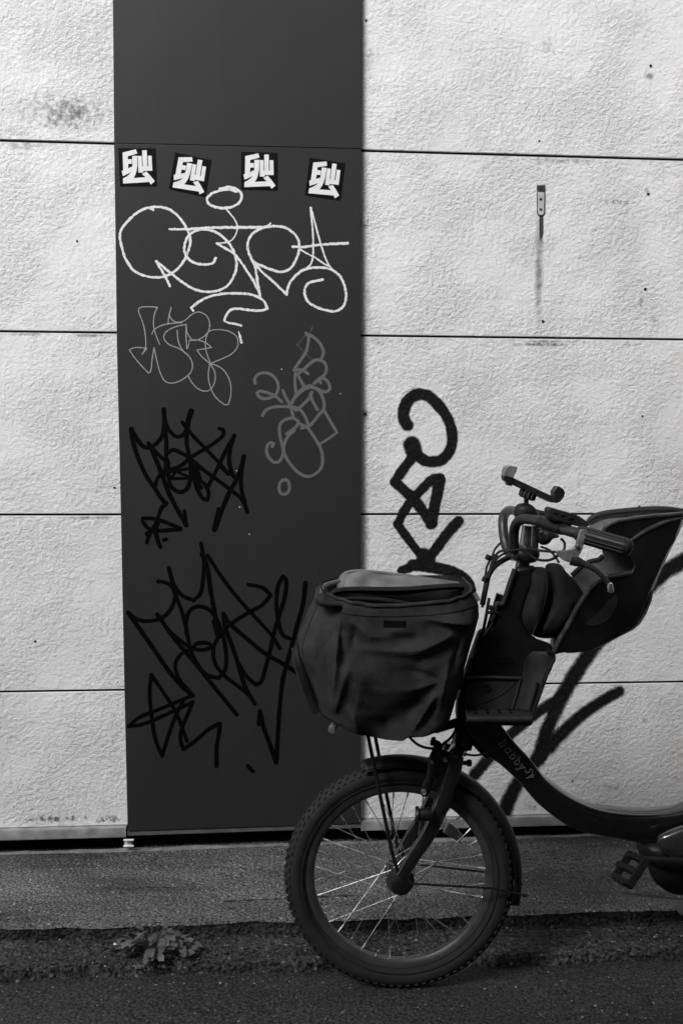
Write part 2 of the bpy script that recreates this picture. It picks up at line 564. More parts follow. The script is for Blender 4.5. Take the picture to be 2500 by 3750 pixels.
class MB:
    def __init__(self):
        self.v = []
        self.f = []
        self.uv = []          # one (u,v) per vertex, optional

    def add(self, verts, faces, uvs=None):
        k = len(self.v)
        self.v += [tuple(x) for x in verts]
        self.f += [tuple(i + k for i in f) for f in faces]
        if uvs is not None:
            while len(self.uv) < k:
                self.uv.append((0, 0))
            self.uv += [tuple(x) for x in uvs]
        return self

    def hexa(self, a):
        """8 corners: bottom ring of 4 then top ring of 4"""
        return self.add(a, [(0, 3, 2, 1), (4, 5, 6, 7), (0, 1, 5, 4), (1, 2, 6, 5), (2, 3, 7, 6), (3, 0, 4, 7)])

    def box(self, c, s, rot=None):
        c = Vector(c)
        pts = []
        for z in (-1, 1):
            for x, y in ((-1, -1), (1, -1), (1, 1), (-1, 1)):
                p = Vector((x * s[0] / 2, y * s[1] / 2, z * s[2] / 2))
                if rot is not None:
                    p = rot @ p
                pts.append(c + p)
        return self.hexa(pts)

    def tube(self, pts, rad, n=12, closed=False, squash=None, caps=True):
        P = [Vector(p) for p in pts]
        m = len(P)
        rr = rad if hasattr(rad, '__len__') else [rad] * m
        if len(rr) != m:
            xs = np.linspace(0, 1, len(rr))
            rr = np.interp(np.linspace(0, 1, m), xs, rr)
        T = []
        for i in range(m):
            a = P[i - 1] if (i > 0 or closed) else P[i]
            b = P[(i + 1) % m] if (i < m - 1 or closed) else P[i]
            d = (b - a)
            T.append(d.normalized() if d.length > 1e-9 else Vector((0, 0, 1)))
        ref = Vector((0, 1, 0)) if abs(T[0].y) < 0.9 else Vector((1, 0, 0))
        N = (ref - T[0] * ref.dot(T[0])).normalized()
        vs, fs = [], []
        for i in range(m):
            N = (N - T[i] * N.dot(T[i]))
            N = N.normalized() if N.length > 1e-6 else Vector((1, 0, 0))
            B = T[i].cross(N)
            for k in range(n):
                a = 2 * math.pi * k / n
                sn = squash if squash else 1.0
                vs.append(P[i] + N * (math.cos(a) * rr[i] * sn) + B * (math.sin(a) * rr[i]))
        mm = m if closed else m - 1
        for i in range(mm):
            j = (i + 1) % m
            for k in range(n):
                k2 = (k + 1) % n
                fs.append((i * n + k, i * n + k2, j * n + k2, j * n + k))
        if caps and not closed:
            fs.append(tuple(range(n - 1, -1, -1)))
            fs.append(tuple((m - 1) * n + k for k in range(n)))
        return self.add(vs, fs)

    def lathe(self, centre, axis, prof, n=32, ref=None):
        """prof: list of (radius, height along axis)"""
        A = Vector(axis).normalized()
        ref = Vector(ref) if ref else (Vector((0, 0, 1)) if abs(A.z) < 0.9 else Vector((1, 0, 0)))
        X = (ref - A * ref.dot(A)).normalized()
        Y = A.cross(X)
        C0 = Vector(centre)
        vs, fs = [], []
        for r, h in prof:
            for k in range(n):
                a = 2 * math.pi * k / n
                vs.append(C0 + A * h + X * (r * math.cos(a)) + Y * (r * math.sin(a)))
        for i in range(len(prof) - 1):
            for k in range(n):
                k2 = (k + 1) % n
                fs.append((i * n + k, i * n + k2, (i + 1) * n + k2, (i + 1) * n + k))
        if prof[0][0] > 1e-5:
            fs.append(tuple(range(n - 1, -1, -1)))
        if prof[-1][0] > 1e-5:
            fs.append(tuple((len(prof) - 1) * n + k for k in range(n)))
        return self.add(vs, fs)

    def prism(self, front, back):
        n = len(front)
        fs = [tuple(range(n)), tuple(range(2 * n - 1, n - 1, -1))]
        for i in range(n):
            j = (i + 1) % n
            fs.append((i, i + n, j + n, j))
        return self.add(list(front) + list(back), fs)

    def grid(self, rows):
        """rows: list of equal-length lists of points"""
        r, c = len(rows), len(rows[0])
        vs = [p for row in rows for p in row]
        fs = []
        for i in range(r - 1):
            for j in range(c - 1):
                fs.append((i * c + j, i * c + j + 1, (i + 1) * c + j + 1, (i + 1) * c + j))
        return self.add(vs, fs)

    def build(self, name, mat, parent=None, sharp=40, bevel=0.0, seg=2, subsurf=0, solid=0.0):
        me = bpy.data.meshes.new(name)
        me.from_pydata(self.v, [], self.f)
        bm = bmesh.new()
        bm.from_mesh(me)
        if not self.uv:
            bmesh.ops.recalc_face_normals(bm, faces=bm.faces)
        bm.to_mesh(me)
        bm.free()
        if self.uv:
            lay = me.uv_layers.new(name='UVMap')
            for lp in me.loops:
                lay.data[lp.index].uv = self.uv[lp.vertex_index]
        me.materials.append(mat)
        me.shade_smooth()
        me.set_sharp_from_angle(angle=R(sharp))
        o = bpy.data.objects.new(name, me)
        COL.objects.link(o)
        if solid:
            md = o.modifiers.new('thickness', 'SOLIDIFY')
            md.thickness = solid
            md.offset = 0
        if bevel:
            md = o.modifiers.new('bevel', 'BEVEL')
            md.width = bevel
            md.segments = seg
            md.limit_method = 'ANGLE'
            md.angle_limit = R(35)
            md.harden_normals = False
        if subsurf:
            md = o.modifiers.new('subsurf', 'SUBSURF')
            md.levels = subsurf
            md.render_levels = subsurf
        return attach(o, parent)


def crop(x0, y0, s):
    return lambda pts: [(x0 + x * s, y0 + y * s) for x, y in pts]


def pillow(mb, outline, dy, front, back, rings=6, per=6, power=1.0, place=bk, smooth=True):
    """a closed rounded body from its outline in the plane dy, swelling front and back"""
    pts = smooth_path(outline, per=per, closed=True) if smooth else [np.array(p, float) for p in outline]
    P = [place(p[0], p[1], dy) for p in pts]
    c = sum(P, Vector((0, 0, 0))) / len(P)
    n = len(P)
    vs = list(P)
    fs = []
    for side, depth in ((-1, front), (1, back)):
        prev = list(range(n))
        for k in range(1, rings):
            th = (k / rings) * math.pi / 2
            s, h = math.cos(th) ** power, math.sin(th)
            idx = []
            for p in P:
                idx.append(len(vs))
                vs.append(c + (p - c) * s + Vector((0, side * depth * h, 0)))
            for i in range(n):
                j = (i + 1) % n
                fs.append((prev[i], prev[j], idx[j], idx[i]))
            prev = idx
        vs.append(c + Vector((0, side * depth, 0)))
        a = len(vs) - 1
        for i in range(n):
            fs.append((prev[i], prev[(i + 1) % n], a))
    return mb.add(vs, fs)


def plate(outline, dy, th, place=bk, smooth=0, mb=None):
    """flat plate of thickness th cut to an outline in the plane dy"""
    pts = smooth_path(outline, per=smooth, closed=True) if smooth else outline
    fr = [place(p[0], p[1], dy) + Vector((0, -th / 2, 0)) for p in pts]
    ba = [p + Vector((0, th, 0)) for p in fr]
    return (mb or MB()).prism(fr, ba)


def path3(pts, per=8):
    """pts: (u, v, dy) -> smooth world path in the bicycle's planes"""
    w = [tuple(bk(u, v, d)) for u, v, d in pts]
    return [Vector(p) for p in smooth_path(w, per=per)]


class Ink:
    """ribbons of paint on a plane, each a hair above the last so that none are coplanar"""

    def __init__(self, plane, off, step=0.000035):
        self.plane, self.off, self.step = plane, off, step
        self.mb = MB()
        self.gain = 1.0

    def ribbon(self, px, width, taper=None):
        P = [np.array(p) for p in px]
        n = len(P)
        pts = [self.plane(p[0], p[1], self.off) for p in P]
        scale = (self.plane(P[0][0] + 1, P[0][1], self.off) - pts[0]).length
        ws = width if hasattr(width, '__len__') else [width, width]
        wv = np.interp(np.linspace(0, 1, n), np.linspace(0, 1, len(ws)), ws) * scale / 2 * self.gain
        wv = wv * (1 + 0.13 * np.array([noise.noise(Vector((p[0] * 0.035, p[1] * 0.035, 3.3))) for p in P]))
        nrm = self.normal
        self.off += self.step
        T = []
        for i in range(n):
            a, b = pts[max(0, i - 1)], pts[min(n - 1, i + 1)]
            d = b - a
            T.append(d.normalized() if d.length > 1e-9 else self.right)
        L = [nrm.cross(t).normalized() for t in T]
        vs, uv, fs = [], [], []

        def row(c, l, w, capv):
            vs.extend([c - l * w, c, c + l * w])
            uv.extend([(-1, capv), (0, capv), (1, capv)])
        caps = 3
        for k in range(caps, 0, -1):
            row(pts[0] - T[0] * wv[0] * k / caps, L[0], wv[0], k / caps)
        for i in range(n):
            row(pts[i], L[i], wv[i], 0.0)
        for k in range(1, caps + 1):
            row(pts[-1] + T[-1] * wv[-1] * k / caps, L[-1], wv[-1], k / caps)
        m = n + 2 * caps
        for i in range(m - 1):
            for j in range(2):
                fs.append((i * 3 + j, i * 3 + j + 1, (i + 1) * 3 + j + 1, (i + 1) * 3 + j))
        # lift along the stroke so that a stroke crossing itself never lies in one plane
        vs = [v + nrm * (self.step * 0.9 * (q // 3) / m) for q, v in enumerate(vs)]
        self.mb.add(vs, fs, uv)

    def stroke(self, pts, width, per=7, corner=62):
        """split at sharp corners, smooth the rest"""
        P = [np.array(p, float) for p in pts]
        cut = [0]
        for i in range(1, len(P) - 1):
            a, b = P[i] - P[i - 1], P[i + 1] - P[i]
            la, lb = np.linalg.norm(a), np.linalg.norm(b)
            if la < 1e-6 or lb < 1e-6:
                continue
            ang = math.degrees(math.acos(max(-1, min(1, float(a @ b) / la / lb))))
            if ang > corner:
                cut.append(i)
        cut.append(len(P) - 1)
        tot = len(P) - 1
        ws = width if hasattr(width, '__len__') else [width, width]
        for a, b in zip(cut[:-1], cut[1:]):
            wa = np.interp([a / tot, (a + b) / 2 / tot, b / tot], np.linspace(0, 1, len(ws)), ws)
            self.ribbon(smooth_path(P[a:b + 1], per=per), list(wa))

    def build(self, name, mat, parent, label=None):
        o = self.mb.build(name, mat, parent)
        if label:
            o['label'] = label
        return o


def wall_ink(off):
    k = Ink(wall, off)
    k.normal, k.right = WN, WR
    return k


# ================================================================== THE SETTING
XL, XR, ZTOP = -3.2, 3.6, 4.6


def line_at(a, b, place, xs):
    """points of the straight line through two placed pixels, at given X"""
    p, q = place(*a), place(*b)
    out = []
    for x in xs:
        t = (x - p.x) / (q.x - p.x)
        out.append(p + (q - p) * t)
    return out


# street, big enough for the horizon
road = MB()
road_edge_l, road_edge_r = onZ(0, 3568, 0.0), onZ(2500, 3492, 0.0)
NX, NYR = 150, 60
rows = []
for j in range(NYR + 1):
    row = []
    for i in range(NX + 1):
        x = -2.0 + 4.4 * i / NX
        t = (x - road_edge_l.x) / (road_edge_r.x - road_edge_l.x)
        ye = road_edge_l.y + (road_edge_r.y - road_edge_l.y) * t + 0.05
        y = 1.2 + (ye - 1.2) * j / NYR
        z = 0.0022 * math.sin(x * 7.1 + y * 3) * math.sin(y * 9 - x * 2) + float(rng.normal(0, 0.0006)) - 0.001
        z -= 0.004 * math.exp(-((y - ye + 0.06) / 0.03) ** 2)
        row.append((x, y, z))
    rows.append(row)
road.grid(rows)
o = road.build('road', M['asphalt'])
tag(o, kind='structure')
far = MB()
far.add([(-60, -60, -0.010), (60, -60, -0.010), (60, 2.75, -0.010), (-60, 2.75, -0.010)], [(0, 1, 2, 3)])
o = far.build('ground', M['asphalt'])
tag(o, kind='structure')

# gutter strip (rough mortar between street and ledge)
strip = MB()
sl, sr = onZ(0, 3545, 0.022), onZ(2500, 3472, 0.022)
bl, br_ = onZ(0, 3400, 0.028), onZ(2500, 3335, 0.028)
rows = []
NXS, NYS = 260, 26
for j in range(NYS + 1):
    row = []
    for i in range(NXS + 1):
        x = -2.4 + 5.2 * i / NXS
        t = (x - sl.x) / (sr.x - sl.x)
        yf = sl.y + (sr.y - sl.y) * t + 0.006 * math.sin(x * 11) + 0.004 * math.sin(x * 29 + 1)
        yb = bl.y + (br_.y - bl.y) * t + 0.06
        q = j / NYS
        if j == 0:
            row.append((x, yf - 0.004 + float(rng.normal(0, 0.0015)), -0.006))
            continue
        y = yf + (yb - yf) * (j - 1) / (NYS - 1)
        rough = float(rng.normal(0, 0.0017))
        z = 0.021 + 0.006 * q + rough + 0.003 * math.sin(x * 17 + q * 5) * math.sin(x * 5.3)
        row.append((x, y, z))
    rows.append(row)
strip.grid(rows)
o = strip.build('gutter', M['strip'], sharp=80)
tag(o, kind='structure')

# raised ledge along the foot of the wall
ZL = 0.060
edge_px = [(-900, 3424), (0, 3398), (230, 3395), (459, 3392), (612, 3386), (842, 3379), (1079, 3373), (1450, 3362),
           (1900, 3346), (2500, 3330), (3400, 3306)]
epts = [onZ(u, v, ZL) for u, v in edge_px]
ex, ey = [p.x for p in epts], [p.y for p in epts]
led = MB()
rows_top, NXL, NYL = [], 420, 36
chip = np.zeros(NXL + 1)
for _ in range(46):
    ci, cw, cd = rng.integers(0, NXL), rng.uniform(0.8, 3.5), rng.uniform(0.002, 0.009)
    chip += cd * np.exp(-((np.arange(NXL + 1) - ci) / cw) ** 2)
for j in range(NYL + 1):
    row = []
    for i in range(NXL + 1):
        x = -1.9 + 4.2 * i / NXL
        yf = float(np.interp(x, ex, ey)) + 0.003 * math.sin(x * 23) + chip[i] + float(rng.normal(0, 0.0009))
        yb = WY0 + WT * x + 0.12
        y = yf + (yb - yf) * j / NYL
        z = ZL + float(rng.normal(0, 0.0005)) + 0.0015 * math.sin(x * 6 + y * 11)
        if j == 0:
            z -= 0.004
        row.append((x, y, z))
    rows_top.append(row)
led.grid(rows_top)
o = led.build('pavement', M['ledge'], sharp=80)
tag(o, kind='structure')
pav = o
for pts in ([(820, 3300), (940, 3294), (1010, 3291), (1085, 3286), (1200, 3280), (1330, 3276)], [(2280, 3268), (2350, 3276), (2430, 3284), (2520, 3292)], [(380, 3250), (470, 3256), (560, 3249), (640, 3252)]):
    mb = MB()
    cr = smooth_path(pts, per=6)
    rows = []
    for side in (-1, 1):
        rows.append([onZ(p[0], p[1] + side * (1.4 + 1.2 * math.sin(q * 1.7)), ZL + 0.0022) for q, p in enumerate(cr)])
    mb.grid(rows)
    attach(mb.build('crack', M['recess'], None), pav)
ris = MB()
rows = [[(x, y + 0.002, z - 0.0005) for x, y, z in rows_top[0]],
        [(x, y + 0.006 + float(rng.normal(0, 0.002)), 0.040 + float(rng.normal(0, 0.002))) for x, y, z in rows_top[0]],
        [(x, y + 0.003, -0.01) for x, y, z in rows_top[0]]]
ris.grid(rows)
o = ris.build('kerb', M['riser'], sharp=80)
tag(o, kind='structure')

# ------------------------------------------------------------------ the stucco wall
J = [((0, 513), (2500, 584)), ((0, 1213), (2500, 1243)), ((0, 1885), (2500, 1882)), ((0, 2534), (2500, 2497)),
     ((0, 3036), (2500, 2973))]
wall_root = empty('stucco_wall', wall(1250, 3100), 'white stucco panel wall with dark horizontal joints behind the parked bicycle', 'wall')
PL = lambda v: float(np.interp(v, [0, 1250, 1885, 2530, 3045], [413, 428, 443, 456, 468]))   # dark panel's left edge
XPL = [wall(413 + 40, 0).x, wall(1322 - 40, 0).x]
x_left_end = wall(480, 1875).x + 0.04
x_right_start = wall(1290, 1875).x - 0.04
GAP = 0.0029


def jline(k, x):
    """height of joint k at X (negative k: courses above the photograph, at the same pitch)"""
    if k >= 0:
        p, q = wall(*J[k][0]), wall(*J[k][1])
        return p.z + (q.z - p.z) * (x - p.x) / (q.x - p.x)
    step = jline(0, x) - jline(1, x)
    return jline(0, x) + step * (-k)


def wall_point(x, z, off):
    k = math.sqrt(1 + WT * WT)
    return Vector((x, WY0 + WT * x - off * k, z))


for k in range(-4, 4):
    for xa, xb in ((XL, x_left_end), (x_right_start, XR)):
        g0 = GAP * (1.25 if k == 0 else 1.0)
        ztop = [jline(k, x) - g0 for x in (xa, xb)]
        zbot = [jline(k + 1, x) + GAP for x in (xa, xb)]
        mb = MB()
        # a chamfered slab: front face a little smaller than the body
        e = 0.0012
        q = [wall_point(xa, zbot[0], -0.05), wall_point(xb, zbot[1], -0.05), wall_point(xb, ztop[1], -0.05), wall_point(xa, ztop[0], -0.05)]
        m_ = [wall_point(xa, zbot[0], -0.003), wall_point(xb, zbot[1], -0.003), wall_point(xb, ztop[1], -0.003), wall_point(xa, ztop[0], -0.003)]
        f_ = [wall_point(xa + e, zbot[0] + e, 0), wall_point(xb - e, zbot[1] + e, 0), wall_point(xb - e, ztop[1] - e, 0), wall_point(xa + e, ztop[0] - e, 0)]
        mb.add(q + m_ + f_, [(0, 1, 5, 4), (1, 2, 6, 5), (2, 3, 7, 6), (3, 0, 4, 7), (4, 5, 9, 8), (5, 6, 10, 9), (6, 7, 11, 10), (7, 4, 8, 11), (8, 9, 10, 11)])
        mb.build('wall_panel', M['stucco'], wall_root, sharp=20)
back = MB()
back.hexa([wall_point(XL, 0.02, -0.0055), wall_point(XR, 0.02, -0.0055), wall_point(XR, 0.02, -0.25), wall_point(XL, 0.02, -0.25),
           wall_point(XL, ZTOP, -0.0055), wall_point(XR, ZTOP, -0.0055), wall_point(XR, ZTOP, -0.25), wall_point(XL, ZTOP, -0.25)])
# joint backing starts behind the rail: the foot of the wall is set back
back.v = [(x, y, max(z, jline(4, x) - 0.035)) for x, y, z in back.v]
back.build('joint_backing', M['joint'], wall_root)
foot = MB()
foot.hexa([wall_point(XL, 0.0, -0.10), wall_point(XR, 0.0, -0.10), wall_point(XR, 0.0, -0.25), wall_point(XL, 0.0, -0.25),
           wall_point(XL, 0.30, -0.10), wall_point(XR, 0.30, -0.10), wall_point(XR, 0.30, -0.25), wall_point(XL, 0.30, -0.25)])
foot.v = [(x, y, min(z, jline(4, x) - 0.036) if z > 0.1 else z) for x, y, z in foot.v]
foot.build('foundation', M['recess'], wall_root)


def rail(xa, xb, name, mat, top_px, bot_px, o0, o1, lip):
    pa = line_at(top_px[0], top_px[1], lambda u, v: wall(u, v, o1), (xa, xb))
    pb = line_at(bot_px[0], bot_px[1], lambda u, v: wall(u, v, o1), (xa, xb))
    mb = MB()
    prof = [(0, o0, 0.004), (0, o1 - lip * 0.3, 0.0), (0, o1, -lip), (1, o1, 0.0), (1, o1 - 0.004, 0.0), (1, o0, 0.004)]
    ring = []
    for p, q in zip(pa, pb):
        ring.append([wall_point(p.x, (p.z if w == 0 else q.z) + dz, off) for w, off, dz in prof])
    n = len(prof)
    vs = ring[0] + ring[1]
    fs = [tuple(range(n)), tuple(range(2 * n - 1, n - 1, -1))] + [(i, i + n, (i + 1) % n + n, (i + 1) % n) for i in range(n)]
    mb.add(vs, fs)
    return mb.build(name, mat, wall_root, sharp=25)


for xa, xb in ((XL, wall(466, 3050).x), (wall(1321, 3020).x, XR)):
    rail(xa, xb, 'base_rail', M['aluminium'], ((0, 3042), (2500, 2979)), ((0, 3078), (2500, 3011)), -0.03, 0.016, 0.006)
# mortar lip where the foundation meets the ledge
lip = MB()
lp = line_at((0, 3132), (2500, 3049), lambda u, v: wall(u, v, 0.0), np.linspace(-1.6, 2.4, 80))
rows = [[wall_point(p.x, 0.03, 0.004) for p in lp],
        [wall_point(p.x, max(ZL + 0.002, ZL + 0.005 + float(rng.normal(0, 0.0012))), 0.002 + float(rng.normal(0, 0.001))) for p in lp],
        [wall_point(p.x, ZL + 0.005 + float(rng.normal(0, 0.0010)), -0.010) for p in lp],
        [wall_point(p.x, 0.03, -0.10) for p in lp]]
lip.grid(rows)
lip.build('mortar_lip', M['mortar'], wall_root, sharp=60)

# small white bracket under the corner of the dark panel
br = MB()
c = wall(472, 3088, 0.0)
for dv in (-10, 12):
    a, b = wall(453, 3087 + dv, 0.012), wall(491, 3086 + dv, 0.012)
    br.tube([a, b], 0.0034, n=8)
br.box(wall(472, 3088, -0.008), (0.020, 0.02, 0.012))
br.build('rail_bracket', M['white_plastic'], wall_root, bevel=0.001)

# drilled anchor holes, and the old mounting plate with its three screw holes
for u, v, r in ((1340, 75, 0.0034), (2381, 241, 0.0042), (2372, 711, 0.0040), (2361, 1059, 0.0045), (2350, 1524, 0.003),
                (1987, 1177, 0.0042), (1337, 1517, 0.0042), (1973, 516, 0.0028), (2339, 1855, 0.0038), (283, 883, 0.003),
                (420, 1786, 0.003), (130, 2349, 0.0035), (1337, 802, 0.0035), (2094, 2860, 0.0025)):
    mb = MB()
    r *= 0.68
    mb.lathe(wall(u, v, 0.0006), WN, [(r * 1.5, -0.0004), (r * 1.3, 0.0012), (r * 0.9, 0.0014), (r * 0.75, -0.0002), (0, -0.0003)], n=12)
    mb.build('anchor_hole', M['hole'], wall_root)
pl = MB()
po = [(1967, 678), (1992, 678), (1991, 780), (1985, 787), (1973, 787), (1967, 780)]
pl.prism([wall(u, v, 0.0026) for u, v in po], [wall(u, v, 0.0) for u, v in po])
plate_o = pl.build('mounting_plate', M['plate_grey'], wall_root, bevel=0.0008)
pr = MB()
ring = [wall(u, v, 0.0018) for u, v in smooth_path([(1966, 677), (1993, 677), (1992, 781), (1986, 789), (1972, 789), (1966, 781)], per=1, closed=True)]
pr.tube(ring, 0.0014, n=6, closed=True)
pr.prism([wall(u, v, 0.0031) for u, v in ((1966, 679), (1993, 679), (1992, 704), (1967, 702))], [wall(u, v, 0.0027) for u, v in ((1966, 679), (1993, 679), (1992, 704), (1967, 702))])
attach(pr.build('plate_edge', M['plate_stain'], None), plate_o)
for v in (693, 730, 767):
    mb = MB()
    mb.lathe(wall(1979, v, 0.0030), WN, [(0.0040, 0), (0.0035, 0.0006), (0, 0.0005)], n=12)
    attach(mb.build('screw_hole', M['hole'], None), plate_o)
sm = MB()
po = [(1322, 783), (1347, 783), (1347, 825), (1322, 825)]
sm.prism([wall(u, v, 0.002) for u, v in po], [wall(u, v, 0.0) for u, v in po])
sm.build('mounting_plate', M['stucco'], wall_root, bevel=0.0008)

# spray paint on the wall
S1 = crop(1300, 1300, 0.4464)
ink = wall_ink(0.0012)
ink.gain = 1.10
ink.stroke(S1([(428, 575), (398, 520), (400, 445), (435, 370), (510, 322), (590, 332), (670, 400), (740, 490), (780, 580), (795, 680), (775, 780), (720, 850), (640, 875), (560, 860), (490, 800)]), [54, 46, 46, 48, 50, 48])
ink.stroke(S1([(462, 735), (480, 790)]), [80, 74])
ink.stroke(S1([(480, 830), (400, 925), (322, 1042)]), [42, 42])
ink.stroke(S1([(322, 1042), (405, 1112), (505, 1215), (622, 1378)]), [42, 46, 48])
ink.stroke(S1([(622, 1378), (645, 1260), (672, 1130), (693, 1022)]), [50, 52, 48])
ink.stroke(S1([(690, 1012), (630, 1022), (560, 1085), (480, 1170), (400, 1280), (350, 1385)]), [46, 42, 38, 38])
ink.stroke(S1([(346, 1388), (420, 1490), (520, 1620)]), [38, 36])
ink.stroke(S1([(845, 1362), (740, 1480), (620, 1640), (540, 1700), (380, 1768)]), [44, 44, 46, 50, 38])
ink.stroke(S1([(470, 1720), (640, 1740), (760, 1770), (870, 1815), (940, 1885)]), [50, 56, 46, 44])
ink.stroke(S1([(560, 1640), (600, 1700)]), [60, 60])
ink.build('spray_tag', M['spray'], wall_root, 'thick black spray paint loop and zigzag between dark panel and handlebar')
S2 = crop(1700, 2000, 0.5102)
ink = wall_ink(0.0012)
ink.gain = 1.45
ink.stroke(S2([(1640, 70), (1568, 105), (1430, 190), (1300, 310), (1100, 520), (950, 690), (850, 830), (760, 970), (695, 1085), (640, 1200), (590, 1320), (555, 1430), (530, 1510)]), [58, 56, 60, 60, 56, 54, 56, 60, 52])
ink.stroke(S2([(1108, 1040), (1000, 1102), (880, 1180), (760, 1280), (650, 1390), (550, 1500), (450, 1610), (370, 1720), (310, 1840), (280, 1925)]), [38, 40, 44, 50, 56, 58, 56])
ink.stroke(S2([(690, 1085), (600, 1140), (500, 1210), (400, 1290), (330, 1350), (200, 1490), (130, 1570), (70, 1640)]), [40, 40, 40, 42, 44])
ink.build('spray_tag', M['spray_soft'], wall_root, 'black spray paint strokes running down behind the child seat and frame')

# ------------------------------------------------------------------ dark metal panel with its graffiti
PO = 0.020
pan = empty('metal_panel', wall(890, 3060, PO), 'tall dark grey metal panel covered in white, grey and black graffiti', 'panel')
pw = lambda u, v: wall(u, v, PO)


def sheet(corners, o1, o0=0.0):
    mb = MB()
    fr = [wall_point(p.x, p.z, o1) for p in corners]
    ba = [wall_point(p.x, p.z, o0) for p in corners]
    return mb.prism(fr, ba)


z_top = 4.3
tl, tr = pw(413, 0), pw(1322, 0)
l2, r2 = pw(418, 525), pw(1321, 545)
kl = (tl.x - l2.x) / (tl.z - l2.z)
kr = (tr.x - r2.x) / (tr.z - r2.z)
TL = Vector((tl.x + kl * (z_top - tl.z), 0, z_top))
TR = Vector((tr.x + kr * (z_top - tr.z), 0, z_top))
l2u = Vector((l2.x, 0, l2.z + 0.0015))
r2u = Vector((r2.x, 0, r2.z + 0.0015))
sheet([TL, TR, r2u, l2u], PO - 0.002).build('metal_sheet', M['panel'], pan, bevel=0.0012)
lowl = [pw(PL(v), v) for v in (900, 1250, 1885, 2530)] + [pw(468, 3044)]
sheet([l2, r2, pw(1320, 3016)] + lowl[::-1], PO).build('metal_sheet', M['panel'], pan, bevel=0.0014)
a, b, c_, d_ = pw(467, 3046), pw(1320, 3018), pw(1320, 3034), pw(467, 3063)
sheet([a, b, c_, d_], PO - 0.004).build('bottom_trim', M['panel_edge'], pan, bevel=0.001)


def pink(step=0.00003):
    k = Ink(wall, PO + 0.0004, step)
    k.normal, k.right = WN, WR
    return k


A = crop(400, 500, 0.6059)
ink = pink()
w = 15
for pts, ww in [
    ([(265, 442), (238, 430), (170, 460), (110, 515), (75, 560), (65, 600), (75, 660), (100, 740), (150, 810), (230, 845), (310, 850), (380, 825), (440, 770), (470, 710), (490, 640), (480, 580), (440, 510), (400, 465), (350, 435), (290, 425), (240, 430)], w),
    ([(368, 905), (330, 830), (285, 755)], w),
    ([(285, 755), (330, 790), (390, 840), (450, 885), (510, 920), (580, 938), (650, 933), (710, 905), (750, 850), (770, 780), (760, 720), (740, 670), (700, 620), (650, 580), (600, 565), (540, 565), (490, 590), (460, 640), (455, 690), (475, 735), (520, 765), (580, 773), (625, 765), (645, 735)], w),
    ([(365, 560), (470, 560), (560, 553), (700, 550), (900, 548), (955, 546)], [12, 16, 17, 18, 17]),
    ([(950, 550), (975, 525)], 11),
    ([(668, 315), (730, 305), (780, 325), (800, 355), (785, 400), (740, 425), (690, 433), (640, 425), (600, 405), (592, 375), (620, 345), (670, 327), (730, 320), (770, 332)], w),
    ([(700, 430), (730, 465), (760, 505), (775, 545), (765, 590), (735, 630), (690, 642), (650, 645)], [10, 8, 9, 10]),
    ([(650, 645), (700, 675), (750, 705), (790, 750), (830, 810), (870, 870), (900, 930), (912, 965)], w),
    ([(912, 965), (900, 900), (890, 840), (880, 780), (860, 740), (840, 690), (838, 640), (855, 600), (890, 570), (940, 550), (1000, 542), (1060, 550), (1110, 580), (1140, 620), (1148, 680), (1130, 740), (1090, 800), (1040, 818), (980, 805), (920, 780), (880, 765)], w),
    ([(880, 760), (910, 805), (960, 850), (1020, 905), (1072, 955)], w),
    ([(1072, 955), (1080, 910), (1100, 870), (1150, 820), (1200, 797), (1270, 792), (1330, 800), (1390, 840), (1420, 900), (1430, 980), (1410, 1030), (1370, 1055), (1310, 1050), (1240, 1025), (1195, 990), (1180, 930), (1200, 890), (1250, 872), (1290, 865)], w),
    ([(1215, 430), (1225, 520), (1232, 620), (1228, 740), (1215, 775), (1180, 805)], 11),
    ([(1218, 430), (1245, 530), (1275, 640), (1305, 730), (1335, 790), (1390, 835)], 11),
    ([(1108, 665), (1170, 668), (1240, 658), (1330, 650), (1440, 645)], [15, 14, 14, 17]),
    ([(1150, 680), (1200, 710), (1250, 735), (1290, 765), (1335, 788)], 10),
    ([(507, 1052), (497, 1035), (540, 1000), (600, 970), (680, 952), (780, 948), (870, 958), (930, 990), (955, 1035)], w),
    ([(955, 1040), (930, 1050), (860, 1050), (780, 1040), (740, 1045), (710, 1075), (697, 1112)], w),
    ([(697, 1115), (720, 1125), (760, 1132), (798, 1143)], 12),
    ([(782, 1180), (792, 1215), (798, 1245)], [7, 14, 15]),
]:
    ink.stroke(A(pts), ww)
ink.build('white_tag', M['marker_white'], pan, 'large white paint marker tag below the stickers')

